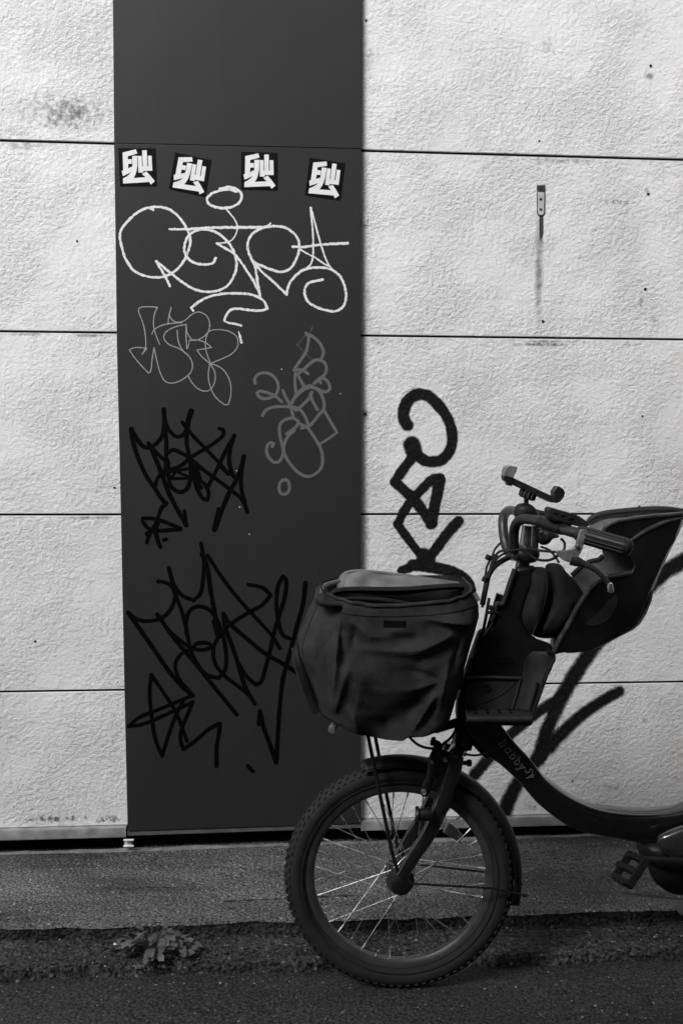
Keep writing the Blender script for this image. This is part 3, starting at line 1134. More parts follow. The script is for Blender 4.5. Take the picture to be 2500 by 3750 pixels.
B = crop(400, 1100, 0.6059)
ink = pink()
for pts in [
    [(200, 325), (220, 285), (215, 180), (195, 110), (178, 65), (185, 45), (230, 38), (292, 42)],
    [(292, 42), (275, 80), (268, 140), (280, 200), (305, 265)],
    [(355, 145), (362, 95), (375, 42)],
    [(362, 85), (375, 110), (400, 130), (450, 125), (500, 85), (540, 70), (590, 95), (607, 140), (600, 185), (570, 220), (530, 240), (485, 242)],
    [(258, 205), (270, 180), (320, 150), (390, 138), (440, 135)],
    [(470, 292), (465, 220), (465, 145)],
    [(465, 145), (400, 160), (345, 190), (330, 225), (360, 265), (420, 290), (470, 325), (500, 370), (500, 420), (475, 455), (430, 485), (380, 500), (340, 490), (310, 440), (290, 370), (272, 285)],
    [(272, 285), (262, 340), (250, 430), (240, 440), (200, 400), (150, 340), (122, 298)],
    [(122, 298), (160, 285), (228, 290), (200, 325)],
    [(475, 290), (485, 240), (540, 240), (590, 260), (618, 285)],
    [(618, 285), (580, 292), (530, 300)],
    [(530, 300), (560, 340), (610, 385), (640, 440), (635, 500), (610, 540), (570, 548), (520, 520), (490, 480), (478, 455)],
    [(412, 180), (415, 230), (430, 280), (460, 320)],
    [(600, 185), (585, 230), (585, 300), (612, 380)],
    [(612, 382), (640, 370), (700, 345), (750, 315), (778, 270), (770, 220), (730, 190), (680, 178), (620, 180), (595, 195)],
    [(610, 385), (600, 430), (605, 500), (640, 580), (700, 630), (720, 630), (735, 570), (730, 490), (690, 420), (640, 390), (605, 385)],
    [(465, 145), (470, 190), (490, 225), (500, 238)],
]:
    ink.stroke(B(pts), 6.2)
ink.build('silver_tag', M['marker_silver'], pan, 'thin silver scribbled tag under the white tag')

G = crop(900, 1160, 0.2976)
ink = pink()
for pts, ww in [
    ([(115, 820), (110, 770), (150, 710), (230, 690), (310, 710), (370, 770), (400, 850), (385, 930), (350, 970), (290, 1000), (230, 1010), (160, 980), (140, 940), (170, 915), (240, 928), (320, 955), (380, 990), (440, 1045)], 14),
    ([(205, 1215), (250, 1150), (330, 1115), (430, 1105), (540, 1110), (620, 1118), (680, 1155), (730, 1230), (770, 1330)], 14),
    ([(455, 905), (490, 990), (540, 1080), (565, 1160), (585, 1245)], 14),
    ([(740, 200), (770, 240), (765, 330), (740, 430), (690, 510), (600, 640)], 14),
    ([(790, 225), (870, 280), (930, 360), (955, 440), (930, 515)], 14),
    ([(590, 655), (690, 655), (765, 700)], 14),
    ([(660, 690), (720, 640), (770, 595), (830, 545), (900, 530), (960, 560), (992, 630), (970, 710), (910, 760), (840, 820)], 14),
    ([(608, 690), (605, 800), (615, 930)], 13),
    ([(630, 700), (680, 790), (730, 880)], 14),
    ([(920, 815), (895, 765), (960, 760), (1020, 820), (1030, 890), (985, 925), (930, 912), (870, 885), (790, 850), (700, 885), (620, 960), (560, 1070)], 14),
    ([(600, 1000), (680, 920), (780, 870), (860, 880), (920, 940), (955, 1030), (960, 1130), (900, 1205), (840, 1280), (770, 1345), (700, 1335), (650, 1310)], 14),
    ([(560, 1110), (620, 1150), (700, 1085), (790, 985), (810, 930)], 14),
    ([(795, 950), (810, 1010), (850, 1090), (880, 1140)], 14),
    ([(960, 1150), (1030, 1270), (1120, 1425)], 14),
    ([(1120, 1425), (1030, 1490), (915, 1565)], 12),
    ([(500, 1440), (570, 1390), (630, 1340), (645, 1285), (590, 1250), (500, 1260), (430, 1310), (412, 1400), (430, 1510), (455, 1620), (450, 1710), (410, 1780), (350, 1790), (290, 1740), (255, 1660), (270, 1580), (310, 1550), (345, 1562), (325, 1600)], 14),
    ([(600, 1400), (520, 1470), (475, 1560), (468, 1650), (500, 1740), (570, 1840), (650, 1920), (760, 1965), (860, 1930), (930, 1850), (945, 1740), (920, 1620), (860, 1510), (800, 1420), (750, 1360), (685, 1370)], 14),
    ([(490, 2000), (430, 2030), (410, 2110), (430, 2170), (480, 2185), (530, 2140), (535, 2070), (510, 2015), (450, 2010)], 14),
]:
    ink.stroke(G(pts), ww)
ink.build('grey_tag', M['marker_grey'], pan, 'faded grey looping tag at the right of the panel')
ink = pink()
for pts, ww in [([(740, 215), (690, 280), (635, 350)], 11), ([(635, 350), (720, 440), (820, 530)], 11), ([(830, 110), (800, 170), (760, 215), (740, 225)], 10)]:
    ink.stroke(G(pts), ww)
ink.build('rubbed_tag', M['marker_faint'], pan, 'rubbed faint grey marks at the top of the grey tag')

K = crop(440, 1480, 0.3189)
ink = pink()
for pts, ww in [
    ([(130, 295), (190, 390), (260, 480), (330, 497), (420, 450), (480, 370), (500, 290), (505, 180), (498, 60)], [20, 17, 18, 17]),
    ([(132, 290), (150, 430), (210, 620), (300, 820), (400, 970), (480, 1090), (530, 1145)], [22, 17, 18, 18]),
    ([(535, 1140), (480, 1190), (440, 1290), (400, 1400), (340, 1500), (308, 1590)], [18, 16, 16]),
    ([(505, 60), (520, 200), (560, 290), (620, 360), (670, 375), (730, 350), (765, 290), (785, 180), (818, 80)], [17, 17, 17, 20, 24]),
    ([(325, 445), (370, 540), (430, 680), (490, 840), (560, 1020), (640, 1180), (760, 1390)], [17, 20, 20, 18, 18]),
    ([(758, 1390), (738, 1225)], [19, 13]),
    ([(515, 270), (530, 420), (530, 560), (525, 700), (505, 830)], 17),
    ([(545, 640), (560, 850), (590, 950), (680, 1010), (760, 980), (800, 890), (815, 760), (795, 600), (765, 450), (770, 300)], 17),
    ([(370, 500), (460, 600), (560, 680)], 15),
    ([(545, 560), (610, 525), (700, 560), (790, 610), (900, 710), (1060, 830), (1250, 970), (1400, 1100), (1460, 1240)], 17),
    ([(715, 210), (800, 320), (900, 430), (1000, 530), (1150, 690), (1240, 800)], 16),
    ([(1140, 280), (1185, 295), (1185, 350), (1100, 430), (980, 510), (830, 600), (720, 690), (620, 740), (550, 745)], 16),
    ([(560, 775), (700, 755), (810, 735)], 13), ([(590, 845), (640, 770)], 11), ([(640, 770), (800, 840)], 11), ([(800, 850), (600, 855)], 12),
    ([(880, 680), (875, 800), (880, 900), (900, 1000), (960, 1090), (1000, 1100), (1015, 1020), (980, 930), (925, 880), (880, 900), (930, 960)], 16),
    ([(830, 700), (850, 860), (880, 980)], 15), ([(880, 740), (910, 850)], 18),
    ([(1010, 940), (1080, 810), (1160, 640), (1230, 500), (1310, 360)], 16),
    ([(1310, 360), (1265, 500), (1250, 650), (1280, 780), (1305, 835)], 16),
    ([(1150, 710), (1220, 775), (1290, 805)], 18),
    ([(1420, 600), (1390, 720), (1340, 850), (1260, 1000), (1180, 1180), (1082, 1440)], [17, 18, 17, 18, 20]),
    ([(1085, 1430), (1128, 1200)], [20, 15]),
    ([(1420, 600), (1392, 750), (1388, 950), (1420, 1100), (1455, 1230)], [17, 15, 16, 18]),
    ([(400, 940), (430, 850), (490, 780)], 15),
    ([(690, 1437), (560, 1445), (420, 1452), (330, 1430), (262, 1345), (262, 1310)], 16),
    ([(262, 1310), (350, 1310), (480, 1340), (690, 1425)], 16),
    ([(430, 1370), (360, 1450), (312, 1490)], 20), ([(405, 1440), (430, 1560), (462, 1640)], [26, 18, 15]),
    ([(505, 1560), (528, 1548)], 17),
]:
    ink.stroke(K(pts), ww)
ink.build('black_tag', M['marker_black'], pan, 'dense black marker tag with upright spikes')

C = crop(400, 1950, 0.6059)
ink = pink()
for pts, ww in [
    ([(115, 482), (170, 525), (250, 535), (330, 510), (380, 450), (400, 380), (380, 330), (340, 302), (297, 296)], 17),
    ([(115, 485), (190, 590), (280, 720), (370, 850), (440, 930), (505, 985)], 19),
    ([(360, 215), (390, 310), (440, 380), (510, 410), (550, 370), (570, 250), (570, 150), (555, 65)], [17, 17, 16, 17]),
    ([(370, 260), (400, 370), (440, 480), (470, 600), (490, 700), (530, 790), (590, 860), (660, 880), (700, 830), (705, 720), (680, 600), (640, 510), (600, 465), (540, 447), (490, 470), (465, 530), (470, 620)], 17),
    ([(290, 495), (360, 590), (440, 660), (500, 700), (570, 710), (630, 690), (590, 668), (530, 672), (500, 700), (430, 740), (400, 800), (420, 880), (505, 985)], 16),
    ([(505, 985), (420, 1020), (300, 1070), (180, 1120), (118, 1172)], 16),
    ([(118, 1172), (200, 1160), (300, 1120), (420, 1065), (505, 1025)], 16),
    ([(505, 1025), (470, 1110), (440, 1180), (430, 1250), (450, 1310), (520, 1260), (600, 1190), (665, 1155)], 17),
    ([(668, 1155), (665, 1200), (650, 1290), (648, 1412)], 17),
    ([(295, 500), (400, 650), (520, 790), (640, 940), (770, 1100)], 18),
    ([(560, 130), (590, 200), (610, 330), (640, 500), (665, 630)], 19),
    ([(595, 140), (680, 270), (780, 400), (880, 510), (980, 620), (1030, 700)], 16),
    ([(840, 315), (930, 335), (975, 380), (920, 440), (830, 490), (740, 550), (670, 620), (630, 700), (640, 790), (690, 860), (780, 930), (840, 980), (880, 1035)], 16),
    ([(690, 490), (720, 540), (830, 640), (940, 730), (1060, 800), (1180, 880)], 18),
    ([(690, 490), (700, 570), (740, 680), (780, 800), (820, 930), (865, 1010)], 18),
    ([(780, 790), (830, 870), (885, 920), (915, 905), (940, 830), (970, 720), (1000, 590), (1030, 490), (1060, 390), (1068, 290), (1050, 265), (1020, 320), (1010, 420), (1020, 530), (1050, 620), (1088, 640)], 17),
    ([(1185, 305), (1170, 430), (1130, 580), (1090, 730), (1050, 880), (1030, 1050), (1020, 1200), (1008, 1390)], [19, 18, 17, 17]),
    ([(1008, 1390), (970, 1280), (930, 1170), (910, 1080)], 18), ([(910, 1080), (903, 1160)], 17),
    ([(255, 860), (330, 970), (400, 1080), (470, 1260)], 16),
    ([(255, 860), (245, 960), (255, 1100), (280, 1250), (320, 1350)], 16), ([(320, 1350), (350, 1250), (400, 1110), (450, 1015)], 15),
    ([(838, 1412), (868, 1443)], 17), ([(640, 540), (660, 620)], 26),
]:
    ink.stroke(C(pts), ww)
ink.build('black_tag', M['marker_black'], pan, 'wide angular black marker tag beside the basket, low on the panel')
for u, v, s in ((866, 1724, 5), (877, 1857, 6), (912, 1956, 5), (1245, 1442, 5), (1030, 1352, 5)):
    ink = pink()
    ink.ribbon([(u, v), (u + 1.5, v)], s)
    ink.build('paint_speck', M['marker_white'], pan)


# ------------------------------------------------------------------ the four stickers
SS = crop(420, 520, 0.2551)
quads = [SS([(52, 90), (585, 88), (603, 627), (78, 627)]), SS([(870, 148), (1385, 262), (1300, 785), (780, 670)]),
         A([(797, 92), (1015, 98), (1015, 323), (797, 318)]), A([(1212, 128), (1425, 162), (1395, 385), (1183, 352)])]
g1 = [(115, 150), (305, 105), (325, 165), (190, 205), (190, 247), (248, 247), (248, 312), (195, 314), (195, 378), (255, 348), (252, 200), (325, 198), (326, 340), (316, 410), (298, 470), (272, 518), (443, 505), (392, 458), (455, 423), (510, 480), (578, 563), (520, 612), (497, 574), (120, 597), (118, 525), (165, 500), (210, 465), (235, 430), (180, 462), (118, 490), (100, 415), (122, 408)]
g2 = [(332, 200), (388, 200), (394, 350), (405, 350), (393, 120), (460, 117), (470, 350), (483, 350), (475, 198), (530, 198), (542, 412), (412, 416), (410, 438), (342, 440)]
glabels = ['upright black square sticker with white character, leftmost at the panel edge',
           'tilted black square sticker with white character, second from the left',
           'upright black square sticker with white character, above the white looped dot of the tag',
           'tilted black square sticker with white character, rightmost on the panel']


def to_quad(q, pt):
    s = (pt[0] - 52 - (pt[1] - 90) / 540 * 22) / 530.0
    t = (pt[1] - 89) / 538.0
    a, b, c2, d2 = [np.array(x) for x in q]
    return (1 - t) * ((1 - s) * a + s * b) + t * ((1 - s) * d2 + s * c2)


for q, lab in zip(quads, glabels):
    mb = MB()
    mb.prism([wall(u, v, PO + 0.0018) for u, v in q], [wall(u, v, PO + 0.0003) for u, v in q])
    st = mb.build('sticker', M['sticker'])
    tag(st, lab, 'sticker', 'square stickers in a row on the metal panel')
    mb = MB()
    for gp in (g1, g2):
        pq = [to_quad(q, p) for p in gp]
        mb.prism([wall(p[0], p[1], PO + 0.0024) for p in pq], [wall(p[0], p[1], PO + 0.0017) for p in pq])
    attach(mb.build('glyph', M['glyph'], None), st)

# ------------------------------------------------------------------ unseen building added behind the camera to shade the wall
opp = MB()
def block(x0, x1, y0, y1, h):
    opp.hexa([(x0, y0, -0.01), (x1, y0, -0.01), (x1, y1, -0.01), (x0, y1, -0.01), (x0, y0, h), (x1, y0, h), (x1, y1, h), (x0, y1, h)])


block(-3.3, 14, -2.4, -8, 6.0)
block(-16, -3.35, -2.4, -8, 4.5)
o = opp.build('shade_building', M['facade'])
tag(o, 'plain dark facade across the lane, added out of view to shade the wall', 'building')

# ================================================================== THE BICYCLE
bike = empty('bicycle', (bk(1462, 3192).x, YB, 0), 'black electric bicycle with covered front basket and child seat against the wall', 'bicycle')
EX = Vector((1, 0, 0))
EY = Vector((0, 1, 0))
WC = Vector((bk(1462, 3192).x, YB, 0.2545))
RT = 0.2545


def make_wheel(centre):
    # rim with a box section
    rim = MB()
    rim.lathe(centre, EY, [(0.2065, -0.0155), (0.2085, -0.0125), (0.203, -0.011), (0.203, 0.011), (0.2085, 0.0125), (0.2065, 0.0155), (0.198, 0.0150), (0.1905, 0.0090), (0.1895, 0.0), (0.1905, -0.0090), (0.198, -0.0150), (0.2065, -0.0155)], n=96)
    rim.f = [f for f in rim.f if len(f) == 4]
    wheel = rim.build('wheel', M['rim'], bike)
    # tyre carcass
    ty = MB()
    prof = []
    for i in range(29):
        a = math.pi * (-0.62 + 1.24 * i / 28)
        prof.append((0.2305 + 0.0225 * math.cos(a), 0.0245 * math.sin(a)))
    prof = [(0.2060, -0.0135)] + prof + [(0.2060, 0.0135)]
    ty.lathe(centre, EY, prof, n=128)
    ty.f = [f for f in ty.f if len(f) == 4]
    # moulded line on each sidewall
    for s in (-1, 1):
        ty.tube([centre + Vector((0.2165 * math.cos(t), s * 0.0226, 0.2165 * math.sin(t))) for t in np.linspace(0, 2 * math.pi, 97)[:-1]], 0.0011, n=5, closed=True)
    # tread blocks
    nb = 84
    for k in range(nb):
        t0 = 2 * math.pi * k / nb
        for j, (lat, wd, ln, ht, sh) in enumerate(((-0.0185, 0.0065, 0.0080, 0.0028, 0.0), (-0.0105, 0.0062, 0.0068, 0.0028, 0.5), (0.0, 0.0066, 0.0075, 0.0036, 0.0), (0.0105, 0.0062, 0.0068, 0.0028, 0.5), (0.0185, 0.0065, 0.0080, 0.0028, 0.0))):
            t = t0 + sh * 2 * math.pi / nb
            a = math.asin(max(-1, min(1, lat / 0.0245)))
            rr = 0.2305 + 0.0225 * math.cos(a)
            er = Vector((math.cos(t), 0, math.sin(t)))
            et = Vector((-math.sin(t), 0, math.cos(t)))
            nrm = (er * math.cos(a) + EY * math.sin(a)).normalized()
            side = et.cross(nrm)
            c0 = centre + er * rr + EY * lat
            rot = Matrix((side, et, nrm)).transposed()
            ty.box(c0 + nrm * (ht / 2 - 0.001), (wd, ln, ht + 0.002), rot)
    attach(ty.build('tyre', M['tyre'], None, sharp=50), wheel)
    # hub
    hb = MB()
    hb.lathe(centre, EY, [(0.006, -0.052), (0.013, -0.050), (0.0145, -0.036), (0.031, -0.034), (0.031, -0.029), (0.018, -0.026), (0.016, 0.0), (0.018, 0.026), (0.031, 0.029), (0.031, 0.034), (0.0145, 0.036), (0.013, 0.050), (0.006, 0.052)], n=28)
    hub = attach(hb.build('hub', M['rim'], None), wheel)
    # spokes: four kinds, nine copies of each, sharing mesh data
    for kind in range(4):
        s = -1 if kind % 2 else 1
        lead = 1 if kind < 2 else -1
        mb = MB()
        a0 = math.radians(80) * lead
        p = Vector((0.0285 * math.cos(a0), s * 0.031, 0.0285 * math.sin(a0)))
        q = Vector((0.1895, s * 0.003, 0))
        mb.tube([p, p.lerp(q, 0.5), q], 0.00105, n=6)
        mb.tube([p.lerp(q, 0.93), q], 0.0021, n=6)
        me = mb.build('spoke', M['steel'], None)
        for k in range(9):
            ob = me if k == 0 else me.copy()
            if k:
                COL.objects.link(ob)
            ob.parent = wheel
            ob.matrix_parent_inverse = Matrix.Identity(4)
            ob.location = centre
            ob.rotation_euler = (0, -(2 * math.pi * (k * 4 + kind) / 36 + 0.07), 0)
    return wheel


wheel = make_wheel(WC)
REAR = Vector((WC.x + 1.14, YB, 0.2545))
rear = make_wheel(REAR)
# valve and reflector on the front wheel
mb = MB()
t = R(212)
d = Vector((math.cos(t), 0, math.sin(t)))
mb.tube([WC + d * 0.1895, WC + d * 0.172], 0.0022, n=8)
mb.tube([WC + d * 0.172, WC + d * 0.158], 0.0032, n=8)
attach(mb.build('valve', M['lever'], None), wheel)
mb = plate([(1640, 3008), (1673, 3036), (1696, 3062), (1680, 3082), (1619, 3046)], 0.0, 0.012)
attach(mb.build('wheel_reflector', M['reflector'], None, bevel=0.003), wheel)


# mudguards
def arc_shell(centre, r, a0, a1, half, depth, n=48):
    rows = []
    for i in range(n + 1):
        t = R(a0 + (a1 - a0) * i / n)
        er = Vector((math.cos(t), 0, math.sin(t)))
        row = []
        for s in np.linspace(-1, 1, 11):
            row.append(centre + er * (r - depth * abs(s) ** 2.4) + EY * half * s)
        rows.append(row)
    return MB().grid(rows)


mg = arc_shell(WC, 0.2705, 108, -1, 0.031, 0.017)
mud = mg.build('mudguard', M['black'], bike, solid=0.0022)
md_edge = MB()
for s in (-1, 1):
    md_edge.tube([WC + Vector((math.cos(R(t)) * 0.2535, s * 0.031, math.sin(R(t)) * 0.2535)) for t in np.linspace(108, -1, 50)], 0.0022, n=6)
attach(md_edge.build('mudguard_edge', M['frame'], None), mud)
# mud flap
fl = MB()
rows = []
for i, (a, hw, rr) in enumerate(((0, 0.030, 0.271), (-4, 0.031, 0.2715), (-8, 0.030, 0.2725), (-11, 0.024, 0.274), (-14.5, 0.012, 0.276))):
    er = Vector((math.cos(R(a)), 0, math.sin(R(a))))
    rows.append([WC + er * (rr - 0.022 * abs(s) ** 2.0) + EY * hw * s for s in np.linspace(-1, 1, 7)])
fl.grid(rows)
attach(fl.build('mud_flap', M['black_matt'], None, solid=0.002), mud)
for s in (-1, 1):
    mb = MB()
    a = WC + Vector((0.016, s * 0.058, 0.004))
    e = WC + Vector((math.cos(R(-7)) * 0.276, s * 0.031, math.sin(R(-7)) * 0.276))
    b_ = WC + Vector((0.20, s * 0.045, -0.012))
    mb.tube([a, b_, e], 0.0026, n=8)
    mb.lathe(e, Vector((1, 0, 0)), [(0.004, -0.004), (0.004, 0.005), (0, 0.006)], n=8)
    attach(mb.build('mudguard_stay', M['black'], None), mud)

# fork
fork_pts = [(1668, 2770), (1660, 2810), (1644, 2860), (1612, 2956), (1561, 3064), (1516, 3130), (1470, 3208)]
fork = MB()
fork.tube([bk(1650, 2790, -0.062), bk(1672, 2752, -0.03), bk(1680, 2744, 0.0), bk(1672, 2752, 0.03), bk(1640, 2770, 0.062)], 0.018, n=14)
fork.tube([bk(1678, 2760, 0), bk(1710, 2650, 0)], 0.017, n=16)
fk = fork.build('fork', M['frame'], bike)
near_path = path3([(u, v, -0.055) for u, v in fork_pts])
for s in (-1, 1):
    mb = MB()
    pth = [Vector((p.x, YB + s * abs(p.y - YB), p.z)) for p in near_path]
    mb.tube(pth, [0.0175, 0.0185, 0.0185, 0.0175, 0.016, 0.0145], n=16, squash=0.86)
    attach(mb.build('fork_blade', M['frame_edge'], None), fk)
    do = MB()
    cdo = Vector((WC.x, YB + s * 0.055, WC.z))
    do.lathe(cdo, EY, [(0.0, -0.012), (0.010, -0.012), (0.0215, -0.007), (0.0225, 0.0), (0.0215, 0.007), (0.010, 0.012), (0, 0.012)], n=24)
    attach(do.build('axle_nut', M['black'], None, sharp=30), fk)

# V-brake on the fork
mb = MB()
pillow(mb, [(1571, 2768), (1560, 2830), (1552, 2880), (1536, 2900), (1548, 2918), (1565, 2912), (1590, 2850), (1612, 2780), (1605, 2750), (1585, 2748)], -0.062, 0.012, 0.012, rings=4, per=4)
pillow(mb, [(1585, 2735), (1612, 2742), (1650, 2760), (1660, 2800), (1620, 2860), (1585, 2830), (1578, 2770)], -0.055, 0.010, 0.016, rings=4, per=4)
cal = mb.build('brake_caliper', M['black'], bike)
for u, v, r in ((1551, 2901, 0.0055), (1629, 2783, 0.0045), (1582, 2793, 0.0035)):
    mb = MB()
    mb.lathe(bk(u, v, -0.078), EY, [(0, -0.003), (r * 0.5, -0.003), (r * 0.55, -0.0015), (r * 0.9, -0.003), (r, -0.0015), (r, 0.006)], n=14)
    attach(mb.build('bolt', M['lever'], None), cal)
mb = MB()
mb.tube(path3([(1585, 2700, -0.05), (1590, 2720, -0.055), (1598, 2745, -0.06)]), 0.005, n=8)
mb.tube(path3([(1575, 2720, -0.055), (1600, 2722, -0.055), (1614, 2740, -0.055)]), 0.0065, n=8)
attach(mb.build('cable_clamp', M['black'], None), cal)

# small lamp standing on the fork blade
mb = MB()
lampc = bk(1526, 2986, -0.085)
mb.lathe(lampc, Vector((-1, 0.06, 0.03)), [(0.0, 0.004), (0.018, 0.004), (0.0195, 0.002), (0.0195, -0.003), (0.012, -0.006), (0.010, -0.012)], n=28)
lamp = mb.build('fork_lamp', M['bar'], bike)
mb = MB()
mb.lathe(bk(1558, 2982, -0.082), Vector((-1, -0.1, 0)), [(0, -0.014), (0.014, -0.012), (0.015, 0.0), (0.012, 0.014), (0, 0.015)], n=18)
mb.tube([bk(1558, 2982, -0.08), bk(1590, 2990, -0.06)], 0.008, n=10)
attach(mb.build('lamp_body', M['black'], None), lamp)
mb = plate([(1612, 3030), (1628, 2992), (1636, 2996), (1622, 3034)], -0.068, 0.006)
mb.build('fork_reflector', M['reflector'], bike, bevel=0.0015)

# basket stays running down to the axle
for s, pts in ((-1, [(1346, 2690), (1408, 2994), (1440, 3140), (1461, 3206)]), (1, [(1372, 2690), (1434, 3007), (1452, 3090), (1462, 3150)])):
    mb = MB()
    mb.tube(path3([(u, v, s * 0.058) for u, v in pts], per=5), 0.0042, n=10)
    mb.build('basket_stay', M['black'], bike)

# frame: head tube and the deep curved main tube
hd = MB()
hd.tube([bk(1688, 2735, 0), bk(1712, 2650, 0), bk(1765, 2470, 0), bk(1850, 2180, 0)], [0.024, 0.024, 0.022, 0.021], n=20)
hd.build('head_tube', M['frame'], bike)
top_px = [(1700, 2500), (1760, 2575), (1820, 2640), (1876, 2712), (1945, 2789), (1986, 2838), (2032, 2876), (2108, 2928), (2185, 2957), (2261, 2967), (2363, 2972), (2440, 2968), (2500, 2955), (2600, 2900), (2680, 2800)]
bot_px = [(1700, 2690), (1731, 2715), (1770, 2760), (1822, 2793), (1894, 2858), (1930, 2900), (1965, 2939), (2057, 3010), (2125, 3041), (2240, 3064), (2333, 3082), (2430, 3096), (2520, 3100), (2640, 3060), (2760, 2960)]
HW = 0.034
tp = smooth_path(top_px, per=5)
bp_ = smooth_path(bot_px, per=5)
fr = MB()
vs, fs = [], []
NS = 28
for a, b in zip(tp, bp_):
    # outline of the near ridge is what the photograph shows: place both edges in the tube's middle plane
    T_, B_ = bk(a[0], a[1], -0.012), bk(b[0], b[1], -0.012)
    T_.y = B_.y = YB
    c0 = (T_ + B_) / 2
    h = (T_ - B_) / 2
    for k in range(NS):
        th = 2 * math.pi * k / NS
        ct, stn = math.cos(th), math.sin(th)
        e = 0.42
        vs.append(c0 + h * (math.copysign(abs(ct) ** e, ct)) + EY * (HW * math.copysign(abs(stn) ** 0.5, stn)))
m_ = len(tp)
for i in range(m_ - 1):
    for k in range(NS):
        k2 = (k + 1) % NS
        fs.append((i * NS + k, i * NS + k2, (i + 1) * NS + k2, (i + 1) * NS + k))
fs.append(tuple(range(NS)))
fs.append(tuple((m_ - 1) * NS + k for k in range(NS)))
fr.add(vs, fs)
frame_o = fr.build('main_tube', M['frame'], bike, sharp=70)
mb = MB()
ridge = smooth_path([(1815, 2640), (1822, 2648), (1876, 2719), (1945, 2796), (1986, 2852), (2032, 2893), (2108, 2939), (2185, 2969), (2261, 2982), (2340, 2987), (2414, 2985)], per=6)
mb.tube([onY(p[0], p[1], YB - HW + 0.004) for p in ridge], [0.001, 0.0034, 0.0038, 0.0040, 0.0040, 0.0038, 0.0030, 0.001], n=10)
attach(mb.build('ridge_highlight', M['frame_edge'], None), frame_o)  # glossy bead added to carry the highlight along the tube's crease
# lower gusset with its cable
mb = MB()
mb.tube([bk(1722, 2690, -0.012), bk(1752, 2728, -0.014), bk(1790, 2768, -0.014)], 0.011, n=12)
attach(mb.build('gusset', M['frame'], None), frame_o)
mb = MB()
mb.tube(path3([(1700, 2762, -0.02), (1740, 2766, -0.03), (1785, 2758, -0.03)]), 0.0026, n=8)
mb.tube([bk(1690, 2794, -0.01), bk(1716, 2794, -0.01)], 0.005, n=8)
mb.lathe(bk(1717, 2794, -0.01), EX, [(0, -0.006), (0.0075, -0.005), (0.0085, 0.0), (0.0075, 0.005), (0, 0.006)], n=12)
mb.build('lock_knob', M['black'], bike)

# lettering on the near side of the tube
LET = crop(1750, 2600, 0.2551)


def tube_face(u, v, off):
    return onY(u, v, YB - HW - off)


dirx, diry = np.array((0.63, 0.777)), np.array((0.777, -0.63))


class Let(Ink):
    pass


def letter_ink():
    k = Ink(tube_face, 0.0012, 0.00002)
    k.normal, k.right = Vector((0, -1, 0)), EX
    return k


def put(ink, origin, strokes, size=1.0, wd=5.6):
    for s in strokes:
        pts = [np.array(origin) + dirx * p[0] * size + diry * p[1] * size for p in s]
        ink.stroke(LET([(p[0], p[1]) for p in pts]), wd, per=4, corner=50)


GL = {
    'B': [[(15, 0), (15, 105)], [(0, 105), (50, 104), (66, 84), (52, 60), (15, 56)], [(15, 56), (64, 50), (76, 26), (58, 2), (0, 0)]],
    'a': [[(70, 72), (70, 8), (80, 0)], [(68, 58), (42, 74), (14, 58), (6, 34), (18, 6), (42, 0), (66, 18)]],
    'b': [[(4, 112), (16, 112), (16, 2)], [(16, 54), (40, 74), (66, 60), (74, 34), (62, 6), (38, -2), (16, 16)]],
    'y': [[(2, 72), (26, 72)], [(14, 72), (40, 4)], [(70, 72), (40, 4), (26, -30), (4, -34)], [(58, 72), (82, 72)]],
    'S': [[(86, 84), (60, 104), (34, 96), (30, 76), (52, 58), (50, 30), (24, 18), (2, 26)]],
    'p': [[(10, 62), (20, 20), (8, -36)], [(12, 52), (40, 66), (54, 46), (44, 24), (20, 18)]],
}
ink = letter_ink()
org = np.array((293.0, 480.0))
for chh, adv in (('B', 0), ('a', 124), ('b', 236), ('b', 340), ('y', 440)):
    put(ink, org + dirx * adv * 0.98, GL[chh], 1.0)
put(ink, org + dirx * 540 + diry * 26, GL['S'], 1.05, 4.6)
put(ink, org + dirx * 632 + diry * 34, GL['p'], 1.0, 4.6)
lett = ink.build('lettering', M['lettering'], None)
attach(lett, frame_o)
ink = letter_ink()
GP = {'P': [[(0, 0), (0, 60)], [(0, 60), (32, 56), (34, 34), (0, 28)]], 'A': [[(0, 0), (20, 60)], [(20, 60), (40, 0)], [(8, 22), (32, 22)]],
      'S': [[(34, 52), (16, 62), (2, 46), (30, 22), (22, 2), (0, 8)]]}
for chh, adv in (('P', -178), ('A', -112), ('S', -52)):
    put(ink, org + dirx * adv + diry * 42, GP[chh], 0.75, 2.6)
attach(ink.build('small_lettering', M['lettering_dim'], None), frame_o)

# motor, its cover, crank, pedal, chain guard
mb = MB()
pillow(mb, [(2335, 3078), (2336, 3120), (2360, 3150), (2480, 3170), (2620, 3160), (2660, 3090), (2600, 3050), (2440, 3060)], 0.0, 0.055, 0.06, rings=5, per=3, power=0.45)
motor = mb.build('motor', M['black'], bike)
mb = MB()
pillow(mb, [(2403, 3084), (2410, 3062), (2447, 3041), (2494, 3024), (2560, 3010), (2660, 3010), (2720, 3060), (2660, 3120), (2560, 3150), (2460, 3140), (2420, 3115)], -0.066, 0.018, 0.02, rings=6, per=5, power=0.55)
attach(mb.build('motor_cover', M['motor'], None), motor)
mb = MB()
mb.lathe(bk(2500, 3150, -0.018), EY, [(0.0, -0.012), (0.064, -0.012), (0.077, -0.006), (0.079, 0.004), (0.07, 0.012), (0, 0.012)], n=48)
attach(mb.build('chain_guard', M['black_matt'], None), motor)
BBC = bk(2556, 3160, -0.085)
mb = MB()
pe = bk(2345, 3150, -0.095)
mb.tube([BBC, BBC.lerp(pe, 0.5), pe], [0.013, 0.010, 0.0095], n=14, squash=0.7)
mb.lathe(BBC, EY, [(0.0, -0.012), (0.014, -0.012), (0.017, -0.006), (0.017, 0.01), (0, 0.01)], n=20)
